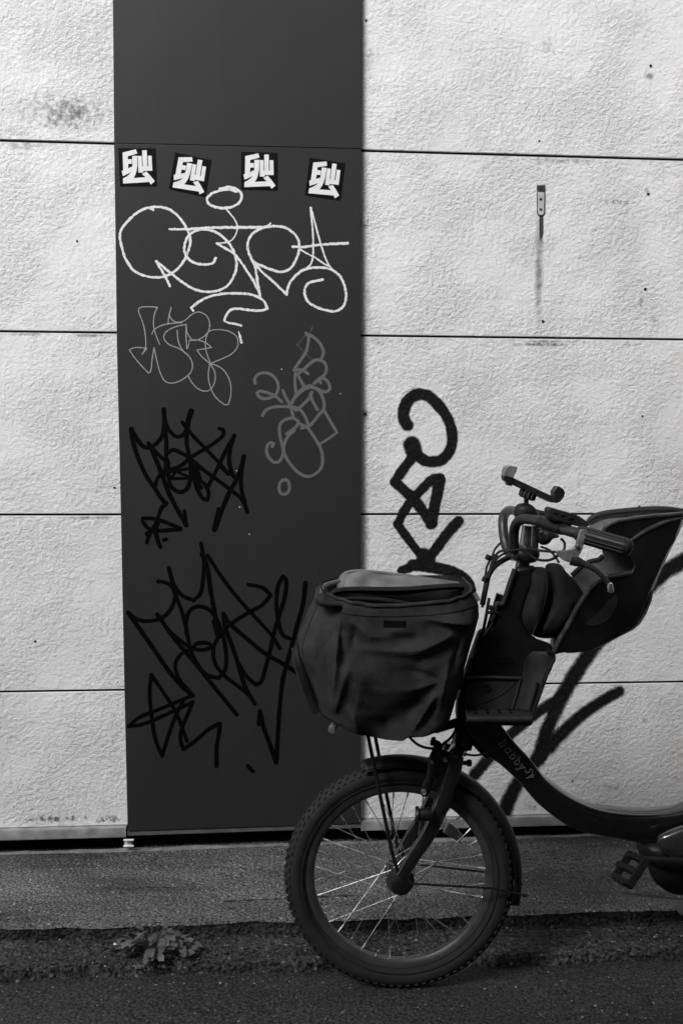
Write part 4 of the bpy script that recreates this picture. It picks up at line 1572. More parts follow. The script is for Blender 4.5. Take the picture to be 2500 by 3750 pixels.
crank = mb.build('crank', M['black'], bike)
# pedal: two tread bars held by end plates round a barrel, tilted
PCN = bk(2304, 3184, -0.15)
mb = MB()
rot = Matrix.Rotation(R(-52), 3, 'Y') @ Matrix.Rotation(R(14), 3, 'Z')
mb.tube([PCN + rot @ Vector((0, -0.045, 0)), PCN + rot @ Vector((0, 0.055, 0))], 0.009, n=14)
for s in (-1, 1):
    mb.box(PCN + rot @ Vector((s * 0.027, 0, 0)), (0.009, 0.076, 0.020), rot)
    mb.box(PCN + rot @ Vector((0, s * 0.040, 0)), (0.062, 0.006, 0.017), rot)
    for q in (-1, 0, 1):
        mb.box(PCN + rot @ Vector((s * 0.0325, q * 0.024, 0)), (0.005, 0.015, 0.024), rot)
pedal = mb.build('pedal', M['black_matt'], bike, bevel=0.0012)
mb = MB()
mb.box(PCN + rot @ Vector((-0.0335, -0.002, 0.0)), (0.003, 0.03, 0.014), rot)
attach(mb.build('pedal_reflector', M['reflector'], None, bevel=0.001), pedal)

# rear of the bicycle, beyond the frame
mb = MB()
bb = Vector((bk(2560, 3140, 0).x, YB, bk(2560, 3140, 0).z))
stp = bb + Vector((0.16, 0, 0.42))
mb.tube([bb, stp], 0.017, n=16)
mb.build('seat_tube', M['frame'], bike)
for s in (-1, 1):
    mb = MB()
    mb.tube([bb + Vector((0.03, s * 0.03, 0)), REAR + Vector((0, s * 0.065, 0))], 0.0105, n=12)
    mb.tube([stp + Vector((-0.03, s * 0.015, -0.10)), REAR + Vector((0, s * 0.065, 0.01))], 0.009, n=12)
    mb.build('rear_stay', M['frame'], bike)
sad = MB()
sc_ = stp + Vector((0.03, 0, 0.10))
sad.tube([stp, sc_], 0.0125, n=12)
rows = []
for i in range(13):
    q = i / 12
    wid = 0.025 + 0.075 * (q ** 1.6)
    rows.append([sc_ + Vector((-0.14 + 0.27 * q, wid * s, 0.03 + 0.012 * math.cos(q * 5) - 0.03 * abs(s) ** 3)) for s in np.linspace(-1, 1, 9)])
sad.grid(rows)
sad.build('saddle', M['black_matt'], bike, solid=0.02)
# made-up rear seat out of view, added to darken the lower right wall
rs = MB()
rsx = REAR.x - 0.02
rows = []
for q in np.linspace(0, 1, 11):
    zz = 0.66 + 0.62 * q
    xf = rsx - 0.20 + 0.05 * q if q < 0.45 else rsx - 0.18 + 0.42 * (q - 0.45)
    xb = rsx + 0.16 + 0.10 * q
    hw = 0.15 + 0.03 * math.sin(math.pi * q)
    rows.append([Vector((xf, YB - hw, zz)), Vector((xf * 0.5 + xb * 0.5, YB - hw - 0.01, zz)), Vector((xb - 0.03, YB - hw, zz)), Vector((xb, YB - hw * 0.6, zz)), Vector((xb + 0.01, YB, zz)),
                 Vector((xb, YB + hw * 0.6, zz)), Vector((xb - 0.03, YB + hw, zz)), Vector((xf * 0.5 + xb * 0.5, YB + hw + 0.01, zz)), Vector((xf, YB + hw, zz))])
rs.grid(rows)
rs.box((rsx, YB, 0.66), (0.40, 0.30, 0.03))
rs.build('added_shade_seat', M['seat'], bike, solid=0.012)
mb = MB()
for s in (-1, 1):
    mb.tube([Vector((rsx - 0.22, YB + s * 0.06, 0.62)), Vector((rsx + 0.3, YB + s * 0.06, 0.62))], 0.007, n=8)
    mb.tube([Vector((rsx + 0.1, YB + s * 0.06, 0.62)), REAR + Vector((0, s * 0.07, 0.02))], 0.006, n=8)
mb.build('carrier', M['frame'], bike)
mg = arc_shell(REAR, 0.2705, 150, 10, 0.031, 0.017)
mg.build('mudguard', M['black'], bike, solid=0.0022)

# ------------------------------------------------------------------ handlebar
near_bar = [(1884, 2035, -0.030), (1881, 2005, -0.045), (1880, 1965, -0.055), (1882, 1940, -0.062), (1892, 1914, -0.075), (1914, 1902, -0.095), (1945, 1903, -0.125), (1979, 1911, -0.155), (2048, 1934, -0.205), (2105, 1951, -0.240), (2200, 1978, -0.272), (2300, 2006, -0.290)]
nb_path = path3(near_bar, per=6)
mb = MB()
mb.tube(nb_path, 0.0108, n=16)
far_path = [Vector((p.x - 0.006, 2 * YB - p.y, p.z + 0.004)) for p in nb_path]
mb.tube(far_path, 0.0108, n=16)
mb.tube([nb_path[0], Vector((nb_path[0].x, YB, nb_path[0].z - 0.004)), far_path[0]], 0.0108, n=14)
hbar = mb.build('handlebar', M['bar'], bike)
for pth in (nb_path, far_path):
    mb = MB()
    seg = pth[-14:]
    # ribbed grip
    g0, g1_ = seg[2], seg[-1]
    L_ = (g1_ - g0)
    mb.tube([g0 - L_.normalized() * 0.006, g0, g0.lerp(g1_, 0.05), g0.lerp(g1_, 0.5), g0.lerp(g1_, 0.9), g0.lerp(g1_, 1.0), g0.lerp(g1_, 1.05), g0.lerp(g1_, 1.075)], [0.0125, 0.0158, 0.0162, 0.0165, 0.0168, 0.0165, 0.013, 0.005], n=24)
    ax = L_.normalized()
    N1 = (UP - ax * UP.dot(ax)).normalized()
    N2 = ax.cross(N1)
    for k in range(14):
        a = 2 * math.pi * k / 14
        off_ = (N1 * math.cos(a) + N2 * math.sin(a)) * 0.0160
        mb.tube([g0.lerp(g1_, 0.06) + off_, g0.lerp(g1_, 0.5) + off_ * 1.03, g0.lerp(g1_, 0.93) + off_ * 1.03], 0.0019, n=6)
    attach(mb.build('grip', M['grip'], None), hbar)
# clamp collar beside the lever
mb = MB()
c0 = nb_path[-16]
c1 = nb_path[-13]
mb.tube([nb_path[-25], nb_path[-22], nb_path[-18]], 0.0128, n=18)
mb.build('switch_collar', M['black'], hbar)
# stem, clamp plates
mb = MB()
mb.tube([bk(1908, 2100, 0), bk(1916, 2040, 0), bk(1928, 1965, 0), bk(1931, 1925, 0)], [0.0155, 0.0150, 0.0135, 0.0125], n=18)
stem = mb.build('stem', M['chrome'], bike)
mb = MB()
mb.tube([bk(1952, 2035, -0.012), bk(1957, 1960, -0.014), bk(1958, 1925, -0.014)], [0.010, 0.009, 0.009], n=14)
attach(mb.build('stem_post', M['chrome'], None), stem)
mb = MB()
pillow(mb, [(1868, 2015), (1885, 1998), (1930, 1998), (1965, 2005), (1972, 2030), (1955, 2056), (1905, 2060), (1872, 2046)], -0.01, 0.045, 0.045, rings=5, per=4, power=0.5)
attach(mb.build('stem_clamp', M['black'], None), stem)
mb = MB()
mb.lathe(bk(1882, 2040, -0.064), EY, [(0, -0.004), (0.006, -0.003), (0.0068, 0.0), (0.0068, 0.008)], n=16)
attach(mb.build('clamp_bolt', M['chrome'], None), stem)
mb = MB()
mb.lathe(bk(1983, 1952, -0.05), EY, [(0, -0.004), (0.004, -0.003), (0.005, 0.0), (0.005, 0.008)], n=12)
attach(mb.build('clamp_bolt', M['chrome'], None), stem)
# bell / black lump behind the bar
mb = MB()
pillow(mb, [(1972, 1938), (1995, 1930), (2025, 1940), (2045, 1965), (2020, 1972), (2005, 1990), (1985, 1996), (1970, 1985)], -0.03, 0.030, 0.03, rings=5, per=4, power=0.7)
mb.build('bell', M['black'], hbar)
# display and switch unit on the near bar
mb = MB()
plate([(1998, 1866), (2004, 1857), (2014, 1857), (2098, 1882), (2112, 1888), (2140, 1908), (2148, 1918), (2138, 1930), (2110, 1926), (2064, 1914), (2000, 1892)], -0.198, 0.046, mb=mb)
disp = mb.build('display_unit', M['tray'], bike, sharp=25, bevel=0.002, seg=2)
mb = MB()
plate([(2058, 1908), (2086, 1914), (2084, 1934), (2054, 1930)], -0.20, 0.036, mb=mb)
plate([(1998, 1886), (2040, 1897), (2038, 1910), (2004, 1902)], -0.205, 0.03, mb=mb)
attach(mb.build('display_bracket', M['black'], None, bevel=0.002), disp)
mb = MB()
for u0, v0 in ((2032, 1876), (2058, 1884), (2088, 1896)):
    plate([(u0 - 8, v0 - 3), (u0 + 9, v0 + 2), (u0 + 9, v0 + 6), (u0 - 8, v0 + 1)], -0.223, 0.004, mb=mb)
attach(mb.build('switch_button', M['black'], None, bevel=0.001), disp)

# brake lever (near) and its mirror image on the far side
mb = MB()
body = [(2122, 1942), (2130, 1938), (2148, 1942), (2150, 1956), (2138, 1976), (2132, 2002), (2122, 2026), (2108, 2044), (2090, 2060), (2070, 2056), (2048, 2042), (2034, 2024), (2036, 2016), (2060, 2016), (2086, 2012), (2104, 1998), (2112, 1972)]
plate(smooth_path(body, per=3, closed=True), -0.262, 0.012, mb=mb)
lev = mb.build('brake_lever', M['lever'], bike, bevel=0.0035, seg=3)
mb = MB()
mb.tube(path3([(2088, 2050, -0.262), (2110, 2056, -0.264), (2136, 2064, -0.268), (2182, 2090, -0.275), (2214, 2122, -0.280), (2230, 2146, -0.283), (2234, 2162, -0.284)], per=6), [0.0105, 0.0105, 0.0062, 0.0052, 0.0050, 0.0052, 0.0058], n=14, squash=0.8)
attach(mb.build('lever_blade', M['bar'], None), lev)
mb = MB()
mb.lathe(bk(2233, 2155, -0.284), Vector((0.05, 0, -1)), [(0, -0.012), (0.0054, -0.010), (0.0064, 0.0), (0.0066, 0.006), (0, 0.010)], n=14)
attach(mb.build('lever_tip', M['steel'], None), lev)
mb = MB()
mb.lathe(bk(2112, 2002, -0.27), EY, [(0, -0.0035), (0.0035, -0.003), (0.0042, -0.001), (0.0042, 0.004)], n=14)
attach(mb.build('pivot_bolt', M['steel'], None), lev)

# cables
cables = [
    ([(2040, 2022, -0.26), (1990, 2018, -0.20), (1940, 2012, -0.13), (1900, 2013, -0.09), (1850, 2024, -0.06), (1815, 2050, -0.05), (1796, 2090, -0.05), (1782, 2140, -0.05), (1772, 2190, -0.05)], 0.0026),
    ([(2045, 2032, -0.258), (2020, 2048, -0.22), (1985, 2052, -0.16), (1955, 2044, -0.12), (1932, 2026, -0.09)], 0.0028),
    ([(1980, 2002, -0.06), (2010, 2015, -0.10), (2032, 2040, -0.16), (2044, 2058, -0.20)], 0.0026),
    ([(1880, 2034, -0.03), (1840, 2052, -0.04), (1806, 2078, -0.045), (1787, 2110, -0.045), (1778, 2150, -0.05), (1765, 2215, -0.05)], 0.0062),
    ([(1836, 1984, 0.06), (1812, 2010, 0.04), (1800, 2040, 0.02), (1782, 2075, 0.0), (1776, 2110, -0.02)], 0.0026),
    ([(1870, 2010, 0.02), (1825, 2022, 0.02), (1800, 2060, 0.0), (1788, 2110, -0.03), (1772, 2170, -0.045), (1765, 2225, -0.05)], 0.0028),
    ([(2052, 1972, -0.2), (2064, 1985, -0.2), (2066, 2005, -0.215), (2060, 2018, -0.24)], 0.0026),
    ([(1490, 2690, -0.02), (1520, 2720, -0.04), (1550, 2736, -0.05), (1590, 2742, -0.055)], 0.0030),
    ([(1700, 2560, -0.03), (1682, 2630, -0.04), (1655, 2695, -0.05), (1618, 2728, -0.055)], 0.0030),
    ([(1790, 2190, -0.05), (1770, 2300, -0.06), (1730, 2440, -0.06), (1700, 2560, -0.03)], 0.0034),
]
for pts, r in cables:
    mb = MB()
    mb.tube(path3(pts, per=8), r, n=8)
    mb.build('cable', M['black'], bike)
for u, v, d in ((1787, 2042, -0.01), (1812, 2040, -0.04), (1775, 2122, -0.05)):
    mb = MB()
    mb.lathe(bk(u, v, d), Vector((0.5, 0, 1)), [(0.006, -0.006), (0.0075, 0.0), (0.006, 0.006)], n=10)
    mb.build('cable_tie', M['black_matt'], bike)

# phone holder
PD = -0.03
mb = MB()
pillow(mb, [(1884, 1895), (1882, 1872), (1890, 1850), (1910, 1842), (1938, 1845), (1960, 1862), (1972, 1882), (1976, 1900), (1950, 1908), (1910, 1906)], PD, 0.024, 0.024, rings=5, per=4, power=0.6)
holder = mb.build('phone_holder', M['black'], bike)
mb = MB()
mb.tube([bk(1925, 1850, PD), bk(1926, 1815, PD)], 0.0052, n=12)
attach(mb.build('holder_post', M['bar'], None), holder)
mb = MB()
nrm = (bk(1926, 1790, PD) - bk(1934, 1812, PD)).normalized()
kc = bk(1930, 1812, PD)
kax = Vector((0.38, 0, 1)).normalized()
mb.lathe(kc, kax, [(0, -0.010), (0.0155, -0.009), (0.017, 0.0), (0.0155, 0.009), (0, 0.010)], n=12)
for k in range(12):
    a = 2 * math.pi * k / 12
    X1 = (EX - kax * EX.dot(kax)).normalized()
    Y1 = kax.cross(X1)
    off_ = (X1 * math.cos(a) + Y1 * math.sin(a)) * 0.0165
    mb.tube([kc + off_ - kax * 0.007, kc + off_ + kax * 0.007], 0.0028, n=6)
attach(mb.build('holder_knob', M['black'], None), holder)
mb = MB()
barp = [(1872, 1748), (2020, 1818), (2030, 1828), (2022, 1840), (2008, 1838), (1868, 1772), (1864, 1758)]
plate(barp, PD, 0.034, mb=mb)
attach(mb.build('holder_bar', M['bar'], None, sharp=18, bevel=0.0015), holder)
mb = MB()
plate([(1838, 1742), (1872, 1748), (1873, 1766), (1868, 1779), (1855, 1777), (1852, 1766), (1840, 1757)], PD, 0.040, mb=mb)
attach(mb.build('holder_jaw', M['black'], None, sharp=18, bevel=0.001), holder)
mb = MB()
plate([(1848, 1710), (1862, 1704), (1888, 1710), (1882, 1730), (1875, 1740), (1873, 1749), (1838, 1743), (1842, 1722)], PD, 0.046, mb=mb)
attach(mb.build('holder_jaw', M['lever'], None, sharp=18, bevel=0.0010), holder)  # upper piece takes the paler alloy colour so it looks lit
mb = MB()
plate([(2034, 1780), (2040, 1780), (2056, 1792), (2060, 1802), (2056, 1818), (2042, 1836), (2028, 1841), (2014, 1836), (2022, 1818), (2020, 1800)], PD, 0.044, mb=mb)
attach(mb.build('holder_jaw', M['black'], None, sharp=18, bevel=0.0010), holder)

# ------------------------------------------------------------------ front basket under its fabric cover
left_px = [(1172, 2178), (1150, 2195), (1141, 2235), (1115, 2287), (1095, 2339), (1087, 2367), (1096, 2405), (1118, 2450), (1136, 2490), (1158, 2551), (1166, 2595), (1189, 2637), (1212, 2655)]
right_px = [(1738, 2168), (1752, 2190), (1762, 2222), (1764, 2262), (1746, 2321), (1712, 2413), (1683, 2499), (1660, 2580), (1649, 2620), (1636, 2650), (1620, 2674)]
lv = np.array([p[1] for p in left_px]); lu = np.array([p[0] for p in left_px])
rv = np.array([p[1] for p in right_px]); ru = np.array([p[0] for p in right_px])
NEARB, FARB = -0.165, 0.165
NV, NU = 84, 240
# folds of the cloth: (u, v) -> (u, v), width px, height m
folds = [((1245, 2262), (1215, 2580), 22, 0.014), ((1300, 2275), (1458, 2398), 24, 0.013), ((1458, 2398), (1640, 2318), 24, 0.016),
         ((1560, 2255), (1715, 2280), 18, 0.014), ((1225, 2600), (1275, 2420), 20, 0.010), ((1280, 2590), (1318, 2665), 16, 0.012),
         ((1508, 2665), (1585, 2540), 17, 0.018), ((1500, 2440), (1600, 2480), 14, -0.006),
         ((1245, 2310), (1255, 2420), 18, -0.012), ((1150, 2260), (1190, 2420), 20, 0.008),
         ((1600, 2480), (1500, 2520), 12, 0.006), ((1640, 2400), (1600, 2600), 26, 0.008), ((1330, 2420), (1300, 2600), 20, 0.008),
         ((1370, 2440), (1350, 2580), 22, -0.007), ((1300, 2290), (1290, 2370), 16, -0.007),
         ((1500, 2405), (1420, 2520), 16, 0.005), ((1680, 2330), (1650, 2450), 14, -0.007)]


def seg_dist(u, v, a, b):
    ax, ay = a
    dx, dy_ = b[0] - ax, b[1] - ay
    t = ((u - ax) * dx + (v - ay) * dy_) / (dx * dx + dy_ * dy_)
    t = max(0, min(1, t))
    return math.hypot(u - ax - t * dx, v - ay - t * dy_), t


def bottom_v(u):
    return float(np.interp(u, [1212, 1270, 1316, 1373, 1448, 1476, 1499, 1545, 1620], [2655, 2666, 2683, 2703, 2715, 2706, 2690, 2692, 2674]))


bag = MB()
rings = []
for i in range(NV + 1):
    q = i / NV
    vl = 2178 + (2655 - 2178) * q
    vr = 2168 + (2674 - 2168) * q
    ul = float(np.interp(vl, lv, lu))
    ur = float(np.interp(vr, rv, ru))
    ring = []
    for k in range(NU):
        th = 2 * math.pi * k / NU
        ct, stn = math.cos(th), math.sin(th)
        e = 0.36 if ct > 0 else 0.36 + 0.30 * min(1, -ct * 1.5)
        sx = math.copysign(abs(ct) ** e, ct)
        sy = math.copysign(abs(stn) ** (0.36 if ct > 0 else 0.36 + 0.24 * min(1, -ct * 1.5)), stn)
        # left end of the basket is blunter at the top, its near corner rounded
        s = (sx + 1) / 2
        u = ul + (ur - ul) * s
        v = vl + (vr - vl) * s
        # near edge of the rim dips, bottom hem follows the photograph
        front = max(0.0, -sy)
        v_top_dip = 42 * math.sin(math.pi * s) ** 0.6 * front
        v_bot = bottom_v(u) if front > 0 else bottom_v(u) - 25
        v2 = v + v_top_dip * (1 - q) ** 2 + (v_bot - (vl * (1 - s) + vr * s)) * q ** 3 * 1.0
        dy = NEARB + (FARB - NEARB) * (sy + 1) / 2
        p = bk(u, v2, -0.14)
        p = Vector((p.x, YB + dy, p.z))
        d = 0.0
        if front > 0.15:
            for a, b, wd, am in folds:
                ds, t = seg_dist(u, v2, a, b)
                d += am * (0.5 * math.exp(-(ds / wd) ** 2) + 0.55 * math.exp(-abs(ds) / (wd * 0.55))) * (0.45 + 0.55 * math.sin(math.pi * t))
            d *= min(1, (front - 0.15) * 2) * 1.45
            dsx, _t = seg_dist(u, v2, (1390, 2680), (1530, 2590))
            d -= 0.034 * math.exp(-(dsx / 66) ** 2)
        d += 0.0025 * math.sin(p.x * 37 + p.z * 21) * math.sin(p.z * 31 - p.x * 11 + 1.0)
        d += 0.0075 * (noise.turbulence(Vector((p.x * 9, p.y * 9, p.z * 9 + 4)), 3, True, noise_basis='PERLIN_ORIGINAL') - 0.5)
        d += 0.0030 * (noise.turbulence(Vector((p.x * 26 + 7, p.y * 26, p.z * 20)), 2, True, noise_basis='PERLIN_ORIGINAL') - 0.5)
        # the cloth bellies out between rim and hem
        d += 0.012 * math.sin(math.pi * q) * (1 if front > 0 else 0.3)
        p += Vector((0.0, -d, 0.0)) if front > 0.15 else Vector((-d * 0.4 if ct < 0 else d * 0.3, 0, 0))
        ring.append(p)
    rings.append(ring)
vs = [p for r_ in rings for p in r_]
fs = []
for i in range(NV):
    for k in range(NU):
        k2 = (k + 1) % NU
        fs.append((i * NU + k, i * NU + k2, (i + 1) * NU + k2, (i + 1) * NU + k))
fs.append(tuple(NV * NU + k for k in range(NU)))
bag.add(vs, fs)
bag_o = bag.build('basket_cover', M['bag'], bike, sharp=75)
# stitched seams: one under the rim, one down the near corner
for name_, line in (('seam', [rings[7][k % NU] for k in range(NU // 2 + 6, NU - 2)]), ('seam', [rings[i][int(NU * 0.565)] for i in range(4, NV - 2)])):
    mb = MB()
    mb.tube([p + Vector((0, -0.0006, 0)) for p in line], 0.0013, n=6)
    attach(mb.build(name_, M['bag_dark'], None), bag_o)
# rolled rim hem
mb = MB()
hem = [p + Vector((0, 0, 0.002)) for p in rings[0]]
seq = [k % NU for k in range(NU // 2 - 4, NU + 5)]
mb.tube([hem[k] + Vector((0, 0.001 * math.sin(k * 0.7), 0.0012 * math.sin(k * 0.45))) for k in seq[::2]], [0.0025, 0.0042, 0.0036, 0.0046, 0.0034, 0.0040, 0.0025], n=10)
attach(mb.build('cover_hem', M['bag'], None), bag_o)
# inner lining going down inside the opening
mb = MB()
cen = sum(rings[0], Vector()) / NU
rows = [[(cen + (p - cen) * s + Vector((0, 0, dz))) for p in rings[0][::4] + rings[0][:1]] for s, dz in ((0.985, 0.0), (0.95, -0.03), (0.93, -0.12), (0.90, -0.2))]
mb.grid(rows)
attach(mb.build('cover_inside', M['bag_dark'], None), bag_o)
# zipped band of the open lid, and the pale lining of the lid standing up behind
mb = MB()
band = smooth_path([(1196, 2192), (1206, 2176), (1230, 2160), (1290, 2153), (1400, 2154), (1500, 2152), (1600, 2144), (1690, 2140), (1732, 2146), (1740, 2166)], per=6)
rows = [[bk(p[0], p[1], 0.02 + 0.0 * i) for i, p in enumerate(band)], [bk(p[0], p[1] + 9, 0.012) for p in band], [bk(p[0], p[1] + 20 + 4 * math.sin(i * 0.3), 0.02) for i, p in enumerate(band)]]
mb.grid(rows)
lid = mb.build('lid_band', M['bag_dark'], None, solid=0.004)
attach(lid, bag_o)
mb = MB()
mb.tube([bk(p[0], p[1] - 1, 0.02) for p in band], 0.0026, n=8)
attach(mb.build('lid_piping', M['bag'], None), bag_o)
mb = MB()
lid_top = smooth_path([(1238, 2156), (1244, 2122), (1262, 2100), (1300, 2091), (1340, 2092), (1459, 2104), (1574, 2121), (1660, 2134), (1720, 2140)], per=6)
rows = []
for q in np.linspace(0, 1, 7):
    row = []
    for i, p in enumerate(lid_top):
        vb = 2162.0
        v = p[1] + (vb - p[1]) * q
        u = p[0] + (1480 - p[0]) * 0.02 * q
        row.append(bk(u, v, 0.10 - 0.06 * q + 0.006 * math.sin(i * 0.5 + q * 3)))
    rows.append(row)
mb.grid(rows)
attach(mb.build('lid_lining', M['flap'], None, solid=0.003), bag_o)
mb = MB()
mb.tube([bk(p[0], p[1], 0.10) for p in lid_top], 0.0036, n=8)
attach(mb.build('lid_edge', M['flap'], None), bag_o)
# second inner fold just inside the near rim
mb = MB()
infold = smooth_path([(1225, 2196), (1290, 2192), (1380, 2196), (1450, 2204), (1520, 2214), (1580, 2208)], per=6)
mb.tube([bk(p[0], p[1], -0.12) for p in infold], [0.002, 0.005, 0.005, 0.004, 0.002], n=8)
attach(mb.build('inner_fold', M['bag_dark'], None), bag_o)
# crumpled corner at the front left
mb = MB()
pillow(mb, smooth_path([(1152, 2196), (1160, 2180), (1180, 2170), (1200, 2185), (1235, 2205), (1252, 2218), (1236, 2230), (1200, 2226), (1165, 2214)], per=2, closed=True), -0.15, 0.022, 0.03, rings=4, per=2)
attach(mb.build('cover_corner', M['bag'], None), bag_o)
mb = MB()
mb.tube(path3([(1180, 2175, -0.1), (1186, 2150, -0.1), (1216, 2136, -0.06), (1240, 2128, 0.0)]), [0.006, 0.006, 0.0045], n=8)
attach(mb.build('cover_tie', M['flap'], None), bag_o)
# thin strap sticking up
mb = MB()
mb.tube(path3([(1158, 2070, -0.12), (1166, 2110, -0.12), (1184, 2176, -0.12)]), [0.0028, 0.0022, 0.002], n=6)
mb.tube(path3([(1172, 2120, -0.12), (1184, 2145, -0.12), (1200, 2165, -0.12)]), 0.0015, n=6)
attach(mb.build('strap', M['bag'], None), bag_o)
mb = plate([(1404, 2272), (1488, 2274), (1487, 2300), (1403, 2298)], -0.196, 0.002)
attach(mb.build('label_patch', M['label'], None), bag_o)
# zip pull at the right end
mb = MB()
mb.tube([bk(1737, 2172, -0.15), bk(1752, 2200, -0.15)], 0.004, n=8)
attach(mb.build('zip_pull', M['lever'], None), bag_o)
# wire basket under the cover: bottom frame and front edge peeping out on the left
mb = MB()
mb.tube(path3([(1088, 2370, 0.03), (1100, 2440, 0.02), (1130, 2530, 0.02), (1164, 2606, 0.02)]), 0.014, n=10)
mb.tube(path3([(1240, 2655, 0.0), (1400, 2668, 0.0), (1560, 2668, 0.0)]), 0.004, n=8)
mb.tube([bk(1400, 2660, 0.0), bk(1600, 2668, 0), bk(1690, 2640, 0)], 0.010, n=10)
mb.build('basket_frame', M['black'], bike)
mb = MB()
mb.lathe(bk(1218, 2668, -0.10), Vector((-0.35, -0.8, -0.2)), [(0, 0.009), (0.008, 0.007), (0.0095, 0.0), (0.0095, -0.02)], n=14)
mb.build('basket_reflector', M['lever'], bike)

mb = plate([(1790, 2296), (1752, 2312), (1722, 2395), (1694, 2480), (1672, 2560), (1668, 2610), (1672, 2640), (1662, 2700), (1650, 2760), (1700, 2760), (1730, 2640), (1760, 2420)], 0.0, 0.045)
mb.build('basket_bracket', M['black'], bike, bevel=0.006)
# ------------------------------------------------------------------ child seat
SN, SF = -0.10, 0.10
near_o = [(2022, 2398), (2048, 2341), (2073, 2299), (2112, 2226), (2147, 2172), (2179, 2137), (2223, 2114), (2271, 2105), (2306, 2098), (2322, 2070), (2305, 2030), (2250, 1990), (2212, 1965), (2207, 1950), (2223, 1926), (2252, 1912), (2287, 1904), (2383, 1891), (2500, 1881), (2494, 1897), (2480, 1930), (2472, 1950), (2470, 1974), (2459, 1993), (2446, 2009), (2430, 2044), (2415, 2079), (2373, 2172), (2322, 2290), (2318, 2297), (2290, 2299), (2281, 2318), (2258, 2315), (2236, 2341), (2198, 2363), (2160, 2380), (2121, 2387), (2064, 2388)]
far_o = [(2010, 2330), (2040, 2200), (2092, 2108), (2128, 2076), (2159, 2057), (2191, 2050), (2206, 2035), (2203, 2015), (2185, 1960), (2168, 1922), (2168, 1897), (2200, 1884), (2287, 1873), (2370, 1866), (2440, 1866), (2500, 1872), (2480, 1950), (2400, 2100), (2330, 2280), (2200, 2340), (2080, 2350)]
mb = plate(near_o, SN, 0.010)
seat = mb.build('child_seat', M['seat'], bike, bevel=0.003, seg=2)
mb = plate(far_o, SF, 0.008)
attach(mb.build('seat_side', M['seat_inner_lit'], None, bevel=0.0025), seat)
# curved back and bottom between the two sides
nr = smooth_path([(2498, 1884), (2476, 1945), (2446, 2009), (2415, 2079), (2373, 2172), (2322, 2286), (2258, 2312), (2198, 2360), (2121, 2384), (2064, 2385), (2024, 2396)], per=4)
fr_ = smooth_path([(2498, 1876), (2478, 1950), (2440, 2020), (2400, 2100), (2365, 2190), (2325, 2280), (2265, 2315), (2200, 2338), (2140, 2346), (2080, 2348), (2012, 2330)], per=4)
rows = []
for a, b in zip(nr, fr_):
    P0, P1 = bk(a[0], a[1], SN), bk(b[0], b[1], SF)
    cc = bk(2230, 2130, 0)
    outd = ((P0 + P1) / 2 - cc)
    outd.y = 0
    outd.normalize()
    rows.append([P0.lerp(P1, q) - outd * 0.010 * (1 - math.sin(math.pi * q)) + outd * 0.004 for q in np.linspace(0, 1, 11)])
mb = MB().grid(rows)
attach(mb.build('seat_back', M['seat'], None, solid=0.006), seat)
# raised rims, the near ones coloured paler as an edge highlight
mb = MB()
mb.tube([bk(p[0], p[1], SN - 0.004) for p in smooth_path(near_o[0:9], per=4)], 0.0058, n=8)
mb.tube([bk(p[0], p[1], SN - 0.004) for p in smooth_path([(2207, 1955), (2212, 1938), (2223, 1926), (2252, 1912), (2287, 1904), (2383, 1891), (2500, 1881)], per=4)], 0.0045, n=8)
mb.tube([bk(p[0], p[1], SN - 0.004) for p in smooth_path([(2305, 1982), (2340, 1958), (2390, 1930), (2440, 1910), (2494, 1897)], per=4)], [0.003, 0.0055, 0.0055, 0.003], n=8)
attach(mb.build('seat_rim', M['seat_edge_highlight'], None), seat)
mb = MB()
mb.tube([bk(p[0], p[1], SF) for p in smooth_path(far_o[2:7], per=4)], 0.006, n=8)
mb.tube([bk(p[0], p[1], SF - 0.02) for p in smooth_path([(2150, 1912), (2165, 1897), (2200, 1884), (2287, 1873), (2370, 1867), (2440, 1866), (2500, 1872)], per=4)], [0.004, 0.007, 0.008, 0.008, 0.006], n=8)
attach(mb.build('seat_rim', M['tray'], None), seat)
# inner wing of the head rest (glossy, seen between the two sides)
mb = MB()
ra = smooth_path([(2150, 1912), (2200, 1888), (2287, 1877), (2370, 1870), (2500, 1876)], per=6)
rb = smooth_path([(2207, 1952), (2252, 1914), (2300, 1904), (2383, 1892), (2500, 1883)], per=6)
rows = []
for q in np.linspace(0, 1, 8):
    rows.append([bk(a[0], a[1], SF - 0.02).lerp(bk(b[0], b[1], SN + 0.01), q) + Vector((0, 0, -0.028 * math.sin(math.pi * q))) for a, b in zip(ra, rb)])
mb.grid(rows)
attach(mb.build('head_rest', M['motor'], None, solid=0.004), seat)
# inside filler: dark seat pan
mb = MB()
pillow(mb, [(2040, 2380), (2080, 2310), (2140, 2230), (2230, 2180), (2330, 2150), (2380, 2140), (2330, 2270), (2240, 2325), (2140, 2375)], 0.0, 0.085, 0.085, rings=4, per=3, power=0.4)
attach(mb.build('seat_pan', M['black'], None), seat)
mb = MB()
plate(smooth_path([(2254, 2182), (2260, 2200), (2248, 2235), (2225, 2270), (2195, 2286), (2160, 2290), (2142, 2284), (2165, 2265), (2200, 2232), (2232, 2195)], per=4, closed=True), SN - 0.0055, 0.002, mb=mb)
attach(mb.build('seat_recess_sheen', M['pad'], None, sharp=25), seat)  # thin paler plate, its colour stands for the reflection in the recess
